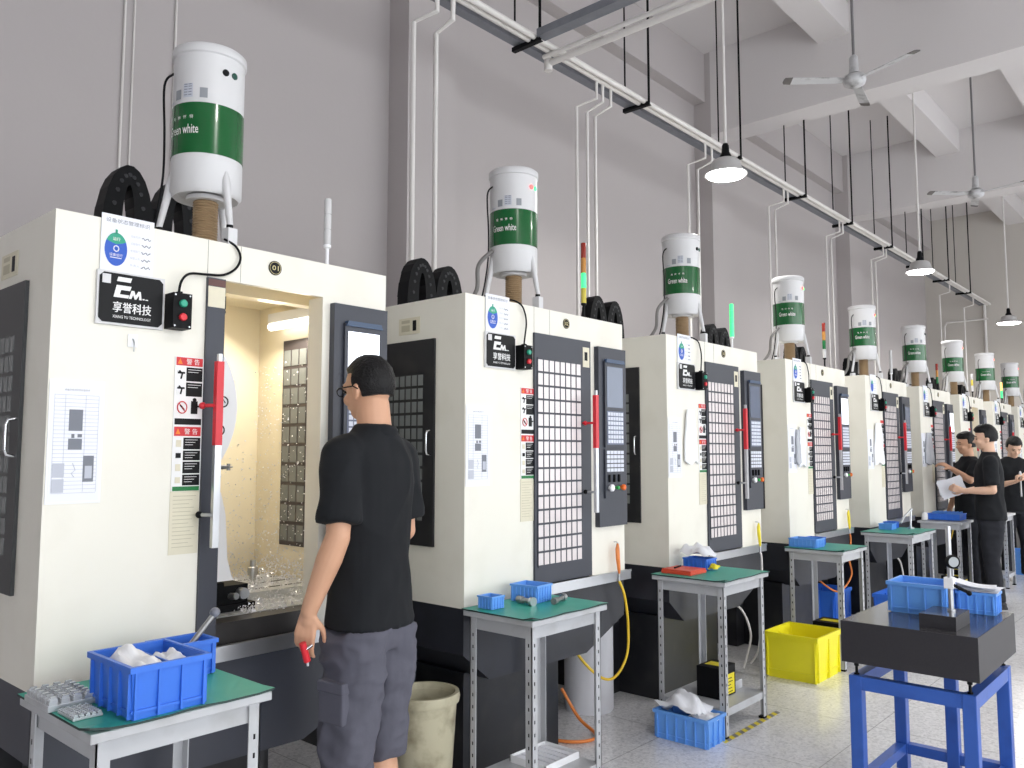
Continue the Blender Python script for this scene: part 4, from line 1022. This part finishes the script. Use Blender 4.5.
# pendant lamps
def lamp(label, x, y, z, r=.18, energy=60, vis=True):
    t = thing('pendant_lamp', label, 'pendant lamp', (x, y, z), group='white bell pendant lamps')
    MB().tube([(0, 0, .24), (0, 0, CZ - z)], .014, 8).build('stem', conduit_m, t)
    MB().lathe([(.02, .28), (.03, .26), (.034, .2), (.05, .17), (.05, .12)], (0, 0, 0), 20).build('lamp_socket', black_rub, t)
    MB().lathe([(.05, .145), (.09, .138), (.12, .115), (.135, .05), (r * .9, .025), (r, .012), (r, 0), (r - .006, 0), (r * .88, .018), (.128, .045), (.11, .1), (.04, .13)], (0, 0, 0), 36).build('lamp_shade', shade_m, t)
    MB().lathe([(r * .90, .012), (r * .86, -.012), (r * .5, -.026), (0, -.03)], (0, 0, 0), 32).build('diffuser', lamp_glow, t)
    pl(x, y, z - .06, r, energy)
def pl(x, y, z, r, energy):
    la = bpy.data.lights.new('pendant_light', 'AREA'); la.shape = 'DISK'; la.size = r * 1.7; la.energy = energy; la.color = (1, .975, .93); la.spread = PI
    lo = bpy.data.objects.new('pendant_light', la); COL.objects.link(lo); lo.location = (x, y, z)
LE = 30
lamp('nearest pendant lamp, hanging in front of the cable tray', 6.42, 3.22, 3.90, energy=LE)
lamp('middle pendant lamp, smaller, above the fifth canister', 11.65, 3.08, 3.90, energy=LE)
lamp('farthest pendant lamp at the right edge', 17.4, 3.12, 3.90, r=.21, energy=LE)
for x in (1.3, 6.4, 11.6, 17.0):
    for y in (-.4, -3.9): pl(x, y, 3.9, .18, LE)

# ------------------------------------------------------------------ world
w = bpy.data.worlds.new('world'); SC.world = w; w.use_nodes = True
bg = w.node_tree.nodes['Background']
sky = w.node_tree.nodes.new('ShaderNodeTexSky'); sky.sky_type = 'HOSEK_WILKIE'; sky.turbidity = 9; sky.sun_direction = (-.3, -.6, .6)
bg.inputs['Color'].default_value = (.93, .97, 1.0, 1)
bg.inputs['Strength'].default_value = 3.5

# ------------------------------------------------------------------ people
class Blob:
    """closed primitives fused by a voxel remesh into one continuous surface"""
    def __init__(s): s.b = MB()
    def cap(s, a, b, ra, rb, n=16, sq=None):
        a, b = Vector(a), Vector(b); d = b - a; L = d.length; u = d / L if L > 1e-6 else Vector((0, 0, 1))
        w = u.orthogonal().normalized(); q = u.cross(w)
        if sq:  # squash axis: direction and factor
            w = (Vector(sq[0]) - u * u.dot(Vector(sq[0]))).normalized(); q = u.cross(w)
        f = sq[1] if sq else 1
        rows = []
        for k in range(5): t = PI / 2 * (1 - k / 4); rows.append((a - u * ra * math.sin(t), ra * math.cos(t)))
        for k in range(1, 5): t = PI / 2 * k / 4; rows.append((b + u * rb * math.sin(t), rb * math.cos(t)) if k else None)
        rows.insert(5, (b, rb))
        vs = []
        for c, r in rows:
            r = max(r, 1e-4)
            vs += [c + w * (r * f * math.cos(2 * PI * j / n)) + q * (r * math.sin(2 * PI * j / n)) for j in range(n)]
        m = len(rows)
        fs = [(i * n + j, i * n + (j + 1) % n, (i + 1) * n + (j + 1) % n, (i + 1) * n + j) for i in range(m - 1) for j in range(n)]
        fs += [tuple(range(n))[::-1], tuple(range((m - 1) * n, m * n))]
        s.b.add(vs, fs, 0, True); return s
    def ell(s, c, r, M=None, n=24):
        MM = Matrix.Translation(Vector(c))
        if M is not None: MM = MM @ M
        k = n // 2; vs = []; fs = []
        vs.append(MM @ Vector((0, 0, r[2])))
        for i in range(1, k):
            t = PI * i / k
            for j in range(n): vs.append(MM @ Vector((r[0] * math.sin(t) * math.cos(2 * PI * j / n), r[1] * math.sin(t) * math.sin(2 * PI * j / n), r[2] * math.cos(t))))
        vs.append(MM @ Vector((0, 0, -r[2])))
        for j in range(n): fs.append((0, 1 + j, 1 + (j + 1) % n))
        for i in range(k - 2):
            for j in range(n): fs.append((1 + i * n + j, 1 + (i + 1) * n + j, 1 + (i + 1) * n + (j + 1) % n, 1 + i * n + (j + 1) % n))
        e = len(vs) - 1
        for j in range(n): fs.append((e, 1 + (k - 2) * n + (j + 1) % n, 1 + (k - 2) * n + j))
        s.b.add(vs, fs, 0, True); return s
    def loft(s, rings, n=28):
        """rings: (cx,cy,z,rx,ry) flat-ended stack of ellipses"""
        vs = []
        for cx, cy, z, rx, ry in rings:
            for j in range(n):
                a = 2 * PI * j / n; c_, s_ = math.cos(a), math.sin(a); e = 2.4
                k = (abs(c_) ** e + abs(s_) ** e) ** (-1 / e)
                vs.append((cx + rx * k * c_, cy + ry * k * s_, z))
        m = len(rings)
        fs = [(i * n + j, i * n + (j + 1) % n, (i + 1) * n + (j + 1) % n, (i + 1) * n + j) for i in range(m - 1) for j in range(n)]
        fs += [tuple(range(n))[::-1], tuple(range((m - 1) * n, m * n))]
        s.b.add(vs, fs, 0, True); return s
    def bake(s, name, m, parent, vox, smooth=2, wr=0, seed=0, wscale=(9, 9, 9), fn=None):
        me = bpy.data.meshes.new(name); me.from_pydata(s.b.v, [], s.b.f)
        bm = bmesh.new(); bm.from_mesh(me); bmesh.ops.recalc_face_normals(bm, faces=bm.faces); bm.to_mesh(me); bm.free()
        o = bpy.data.objects.new(name, me); COL.objects.link(o)
        r = o.modifiers.new('r', 'REMESH'); r.mode = 'VOXEL'; r.voxel_size = vox; r.adaptivity = 0
        if smooth:
            q = o.modifiers.new('s', 'SMOOTH'); q.iterations = smooth; q.factor = .5
        dg = bpy.context.evaluated_depsgraph_get(); dg.update()
        me2 = bpy.data.meshes.new_from_object(o.evaluated_get(dg)); me2.name = name
        o.modifiers.clear(); o.data = me2; bpy.data.meshes.remove(me)
        me2.materials.clear(); me2.materials.append(m)
        me2.polygons.foreach_set('use_smooth', [True] * len(me2.polygons))
        if wr or fn:
            nr = [v.normal.copy() for v in me2.vertices]
            for v, nn in zip(me2.vertices, nr):
                if wr:
                    c = v.co; q = noise.noise(Vector((c.x * wscale[0] + seed, c.y * wscale[1], c.z * wscale[2]))) + .5 * noise.noise(Vector((c.x * wscale[0] * 2.3, c.y * wscale[1] * 2.3 + seed, c.z * wscale[2] * 2.3)))
                    q = 1 - abs(q) * 2.2
                    v.co = c + nn * wr * q
                if fn: v.co = fn(v.co)
        o.parent = parent
        return o

def hand(B, W, d, side, nrm, s, curl=.5, thumb_side=1):
    """palm and five fingers; W wrist, d along the hand, side across it, nrm out of the palm"""
    d = Vector(d).normalized(); nrm = Vector(nrm); nrm = (nrm - d * nrm.dot(d)).normalized(); side = d.cross(nrm).normalized() * thumb_side
    W = Vector(W)
    B.cap(W - d * .01 * s, W + d * .03 * s, .024 * s, .026 * s, sq=(nrm, .75))
    for k in range(4):
        o = (1.5 - k) * .0195 * s
        K = W + d * (.088 - .004 * abs(k - 1)) * s + side * o
        B.cap(W + d * .012 * s + side * o * .6, K, .0125 * s, .0105 * s)
        L = (.043, .047, .044, .034)[k] * s; a = curl * (.8 + .12 * k); p = K; ang = a * .7
        for seg in range(3):
            dd = (d * math.cos(ang) + nrm * math.sin(ang)).normalized(); q = p + dd * L * (1, .68, .52)[seg]
            B.cap(p, q, (.0092, .0084, .0076)[seg] * s, (.0086, .0078, .0066)[seg] * s, 10); p = q; ang += a
    p = W + d * .022 * s + side * .022 * s
    dd = (d * .62 + side * .6 + nrm * .35).normalized(); q = p + dd * .045 * s; B.cap(p, q, .0135 * s, .0105 * s, 12)
    dd = (d * .85 + side * .22 + nrm * .45).normalized(); r = q + dd * .032 * s; B.cap(q, r, .0102 * s, .0088 * s, 12)
    r2 = r + (d * .85 + side * .0 + nrm * .5).normalized() * .024 * s; B.cap(r, r2, .0088 * s, .0074 * s, 12)

def human(label, loc, az, H, L, R, hyaw, hpitch, shirt, pants, sk, vox, slim=1., hs=1., hem=.06, leg=None, shoe=shoe_m, glasses=False, thin=False, group=None, slv=.60, feet=((-.11, 0), (.11, .03))):
    t = thing('person', label, 'person', (loc[0], loc[1], 0), math.radians(az - 90), group)
    s = H / 1.75
    S = lambda *p: Vector((p[0] * slim, p[1], p[2])) * s
    HP = S(0, -.005, 1.50)
    HM = Matrix.Translation(HP) @ Matrix.Rotation(math.radians(hyaw), 4, 'Z') @ Matrix.Rotation(math.radians(-hpitch), 4, 'X') @ Matrix.Scale(hs, 4) @ Matrix.Translation(-HP)
    h = lambda x, y, z: HM @ (Vector((x, y, z)) * s)
    HR = HM.to_3x3().to_4x4(); ds = (slim + 1) / 2
    B = Blob()
    # head
    B.ell(h(0, -.008, 1.655), (.076 * s, .094 * s, .094 * s), HR)
    B.ell(h(0, .02, 1.605), (.062 * s, .072 * s, .085 * s), HR)
    B.ell(h(0, .047, 1.553), (.036 * s, .036 * s, .028 * s), HR)            # chin
    B.cap(h(0, .0, 1.575), h(0, .04, 1.56), .05 * s, .036 * s)
    B.cap(h(0, .088, 1.636), h(0, .105, 1.606), .008 * s, .0125 * s)        # nose
    B.cap(h(-.035, .078, 1.652), h(.035, .078, 1.652), .0125 * s, .0125 * s)  # brow
    B.cap(h(-.018, .083, 1.576), h(.018, .083, 1.576), .0085 * s, .0085 * s)  # lips
    for e in (-1, 1):
        B.ell(h(e * .037, .066, 1.60), (.022 * s, .02 * s, .022 * s), HR)
        B.ell(h(e * .078, -.004, 1.622), (.009 * s, .018 * s, .032 * s), HR @ Matrix.Rotation(e * .35, 4, 'Z'))
        B.ell(h(e * .076, .002, 1.597), (.008 * s, .011 * s, .012 * s), HR)
    B.cap(S(0, -.02, 1.42), h(0, -.012, 1.575), .058 * s, .054 * s)
    # trunk
    B.cap(S(-.15, -.005, 1.415), S(.15, -.005, 1.415), .042 * s, .042 * s)
    B.cap(S(-.03, -.015, 1.45), S(.03, -.015, 1.45), .044 * s, .044 * s)
    B.ell(S(0, .0, 1.26), (.15 * s * slim, .10 * s * ds, .2 * s)); B.ell(S(0, .0, 1.07), (.135 * s * slim, .092 * s * ds, .18 * s)); B.ell(S(0, -.005, .93), (.138 * s * slim, .092 * s * ds, .12 * s))
    # legs
    hips = [S(-.085, 0, .9), S(.085, 0, .9)]
    for i, e in enumerate((-1, 1)):
        fx, fy = feet[i]
        K = S((e * .085 + fx) / 2 + e * .01, fy * .5 + .02, .49); A = S(fx, fy - .02, .08)
        B.cap(hips[i], K, .070 * s * slim, .050 * s).cap(K, S((fx + e * .09) / 2, fy * .6 - .01, .36), .054 * s, .055 * s).cap(S((fx + e * .09) / 2, fy * .6 - .01, .36), A, .055 * s, .036 * s)
        B.cap(A, S(fx + e * .012, fy + .10, .045), .034 * s, .034 * s)
    arms = []
    for e, (E_, Wp, hd, pn, cu) in ((-1, L), (1, R)):
        sh = S(e * .175, -.005, 1.395); E_ = S(*E_); Wp = S(*Wp)
        B.cap(sh, E_, .043 * s, .037 * s); m_ = E_.lerp(Wp, .3); B.cap(E_, m_, .038 * s, .040 * s).cap(m_, Wp, .040 * s, .0255 * s)
        hand(B, Wp, hd, None, pn, s * 1.02 * (.86 if slim < 1 else 1), cu, -e)
        arms.append((sh, E_, Wp))
    B.bake('body', sk, t, vox, 2)
    # hair
    n = 36; k = 22; vs = []; fs = []
    for i in range(k + 1):
        th = PI * i / k
        for j in range(n):
            a = 2 * PI * j / n; x, y, z = math.sin(th) * math.cos(a), math.sin(th) * math.sin(a), math.cos(th)
            # grow where hair is, sink elsewhere
            lim = -.62 if y < -.1 else (-.25 if y < .22 else .36 + .1 * y)
            g = max(0, min(1, (z - lim) / .14 + .5))
            nz = noise.noise(Vector((x * 7, y * 7, z * 7 + H * 3))) * .035 + noise.noise(Vector((x * 16, y * 16, z * 16))) * .02
            grow = 1.0 + g * (.055 + nz * (1 if thin else 1.8) + (0 if thin else .05 + .12 * max(0, z) + (.06 if y > .5 else 0))) - (1 - g) * .16
            vs.append(h(x * .079 * grow, -.008 + y * .097 * grow, 1.655 + z * .1 * grow))
    for i in range(k):
        for j in range(n): fs.append((i * n + j, (i + 1) * n + j, (i + 1) * n + (j + 1) % n, i * n + (j + 1) % n))
    hb = MB(); hb.add(vs, fs, 0, True); hb.build('hair', hair_m, t)
    for e in (-1, 1):
        MB().ball(h(e * .031, .0825, 1.633), (.011 * s, .006 * s, .005 * s), 0, 10).build('eye', eye_m, t)
        MB().tube([h(e * .016, .0925, 1.656), h(e * .034, .091, 1.66), h(e * .05, .08, 1.655)], .003 * s, 6).build('eyebrow', eye_m, t)
    if glasses:
        g = MB()
        for e in (-1, 1):
            g.tube([h(e * .034 + .02 * math.cos(a), .105, 1.635 + .015 * math.sin(a)) for a in [i * PI / 8 for i in range(17)]], .002, 5, caps=False)
            g.tube([h(e * .055, .104, 1.64), h(e * .082, .07, 1.642), h(e * .088, .0, 1.638), h(e * .086, -.02, 1.625)], .0024, 6)
        g.tube([h(-.014, .106, 1.637), h(.014, .106, 1.637)], .002, 5); g.build('glasses', black_rub, t)
    # shirt
    b = Blob(); o = .014
    zh = .86 if hem is None else hem
    b.loft([(p[0] * s, p[1] * s, p[2] * s, p[3] * s * slim, p[4] * s * ds) for p in ((0, -.002, zh, .186, .136), (0, 0, .96, .178, .128), (0, 0, 1.08, .163, .118), (0, 0, 1.2, .172, .122), (0, -.003, 1.3, .182, .124), (0, -.006, 1.37, .19, .112), (0, -.01, 1.415, .188, .092), (0, -.012, 1.45, .15, .078), (0, -.014, 1.475, .105, .07), (0, -.014, 1.495, .075, .064))])
    for (sh, E_, Wp), e in zip(arms, (-1, 1)):
        end = sh.lerp(E_, slv + .22); d = (E_ - sh).normalized()
        b.cap(S(e * .10, -.008, 1.405), sh, .066 * s, .061 * s)
        # sleeve: frustum with a flat open-looking end
        w_ = d.orthogonal().normalized(); q_ = d.cross(w_); nn = 20; vs = []
        for c_, r_ in ((sh - d * .02, .055 * s), (sh + d * .02, .062 * s), (sh.lerp(end, .6), .063 * s), (end, .066 * s)):
            vs += [c_ + w_ * r_ * math.cos(2 * PI * j / nn) + q_ * r_ * math.sin(2 * PI * j / nn) for j in range(nn)]
        b.b.add(vs, [(i * nn + j, i * nn + (j + 1) % nn, (i + 1) * nn + (j + 1) % nn, (i + 1) * nn + j) for i in range(3) for j in range(nn)] + [tuple(range(nn))[::-1], tuple(range(3 * nn, 4 * nn))], 0)
    b.bake('shirt', shirt, t, max(vox * 1.3, .007), 3, wr=.008 * s, seed=H * 9, wscale=(6, 6, 4))
    c = MB(); c.lathe([(.072 * s, 0), (.074 * s, .014), (.066 * s, .034), (.060 * s, .036), (.064 * s, .01)], (0, -.016 * s, 1.462 * s), 28); c.build('collar', shirt, t)
    # trousers
    b = Blob(); hz = leg if leg else .07
    b.loft([(p[0] * s, p[1] * s, p[2] * s, p[3] * s * slim, p[4] * s * ds) for p in ((0, 0, .80, .158, .118), (0, -.002, .88, .166, .126), (0, 0, .96, .158, .118), (0, 0, 1.0, .152, .11))])
    for i, e in enumerate((-1, 1)):
        fx, fy = feet[i]
        K = ((e * .085 + fx) / 2 + e * .01, fy * .5 + .02, .49); lo = (fx, fy - .015, .08); tt = (.49 - hz) / .41
        end = (K[0] + (lo[0] - K[0]) * tt, K[1] + (lo[1] - K[1]) * tt, hz)
        bag = 1.0 if leg else .86
        rr = [(e * .084, 0, .86, .086, .112), (e * .09, 0, .72, .09, .102), ((e * .09 + K[0]) / 2, K[1] * .5, .6, .086, .092)]
        if hz < .42: rr.append((K[0], K[1], .47, .08 * bag, .084 * bag))
        rr.append((end[0], end[1], hz, .078 * bag, .082 * bag))
        b.loft([(q[0] * s * slim, q[1] * s, q[2] * s, q[3] * s * ds, q[4] * s) for q in rr][::-1], 22)
    b.bake('trousers', pants, t, max(vox * 1.3, .007), 2, wr=(.011 if leg else .005) * s, seed=H * 5 + 2, wscale=(7, 7, 9))
    # shoes
    for i, e in enumerate((-1, 1)):
        fx, fy = feet[i]; b = Blob()
        b.cap(S(fx, fy - .05, .045), S(fx + e * .012, fy + .12, .04), .042 * s, .043 * s, sq=((0, 0, 1), .85)); b.cap(S(fx, fy - .03, .05), S(fx, fy - .025, .09), .045 * s, .043 * s)
        b.loft([(fx * s, (fy + .03) * s, 0, .043 * s, .13 * s), (fx * s, (fy + .03) * s, .022 * s, .043 * s, .13 * s)])
        b.bake('shoe', shoe, t, .009, 2)
    return t, h, arms

man, _, ma = human('man in black polo shirt and grey cargo shorts standing at the nearest machine', (1.80, 2.245), 97, 1.865,
      L=((-.225, -.03, 1.155), (-.285, .04, .935), (-.10, .12, -1), (.9, .5, 0), .5), R=((.215, .0, 1.15), (.12, .12, 1.05), (-.6, .6, .0), (-.4, 0, -.9), .5), slim=.75, hs=.88,
      hyaw=5, hpitch=8, shirt=shirt_m, pants=pants_grey, sk=skin, vox=.0055, hem=.872, leg=.445, glasses=True, thin=True, feet=((-.13, -.02), (.12, .03)))
# cargo pocket and red tool
s_ = 1.865 / 1.75
p = MB(); p.box(-.165 * s_, -.13 * s_, -.06, .05, .60 * s_, .71 * s_); p.box(-.169 * s_, -.13 * s_, -.064, .054, .69 * s_, .725 * s_)
o = p.build('cargo_pocket', pants_grey, man, bevel=.006)
wp = man.matrix_basis @ ma[0][2]
m = MB(); m.tube([(-.012, 0, .012), (.010, .004, -.048)], .011, 10, 0); m.tube([(.010, .004, -.048), (.013, .005, -.062)], .006, 8, 1); m.tube([(-.004, -.004, -.008), (.022, .0, .0)], .006, 8, 1)
tag(m.build('hand_tool', [red_pl, chrome], None, (wp.x - .018, wp.y - .012, wp.z - .105)), 'small red tool held in the left hand of the man in grey shorts', 'tool')

p3, _, a3 = human('worker in black t-shirt and trousers holding white papers', (9.25, 1.90), 106, 1.765,
      L=((-.235, -.01, 1.13), (-.15, .23, 1.12), (.2, .95, .25), (.95, 0, .2), .9), R=((.225, .0, 1.14), (.12, .22, 1.10), (-.3, .9, .2), (-.8, .2, .3), .8),
      hyaw=6, hpitch=6, shirt=shirt_m, pants=pants_black, sk=skin_pale, vox=.009, hem=.84)
t = thing('paper_stack', 'white folded papers held by the worker in black', 'papers', (9.13, 2.22, 1.15), math.radians(12))
for i in range(3):
    b = MB(); b.prism([(-.005, -.13), (.006, -.06), (.0, .1), (.004, .1), (.010, -.06), (.0, -.13)], -.09 + .01 * i, .09 - .005 * i, 'xy')
    b.build('paper_sheet', paper_m, t, (i * .006, i * .004, i * .004), (math.radians(-22 + i * 6), 0, 0))
human('worker in black t-shirt reaching toward a machine door, half hidden', (9.95, 2.24), 128, 1.71,
      L=((-.25, .10, 1.24), (-.20, .27, 1.37), (.1, .8, .5), (.5, 0, -.8), .8), R=((.24, .02, 1.12), (.25, .1, .90), (0, .2, -1), (-.9, .3, 0), .5),
      hyaw=4, hpitch=4, shirt=shirt_m, pants=pants_black, sk=skin, vox=.010, hem=.84)
p4, _, a4 = human('worker in black polo facing the camera, looking down at his hands', (11.40, 2.08), 205, 1.70,
      L=((-.23, .03, 1.14), (-.06, .24, 1.25), (.75, .5, .3), (.4, .2, -.9), .9), R=((.23, .03, 1.13), (.05, .25, 1.20), (-.75, .5, .25), (-.4, .3, .8), .9),
      hyaw=4, hpitch=30, shirt=shirt_m, pants=pants_black, sk=skin_pale, vox=.010, hem=.84, shoe=shoe_w)
m = MB(); m.box(-.02, .02, -.004, .004, -.24, .0); m.lathe([(.035, -.005), (.035, .005)], (0, 0, .02), 16, 0, 'y')
q = p4.matrix_basis @ (a4[0][2] + Vector((.06, .05, .02)))
tag(m.build('caliper', white_pl, None, (q.x, q.y, q.z), (0, 0, math.radians(25))), 'white measuring tool held by the worker facing the camera', 'tool')


SC.view_settings.view_transform = 'Standard'; SC.view_settings.look = 'None'
SC.view_settings.gamma = 1; SC.view_settings.exposure = 0.17
SC.view_settings.use_curve_mapping = False
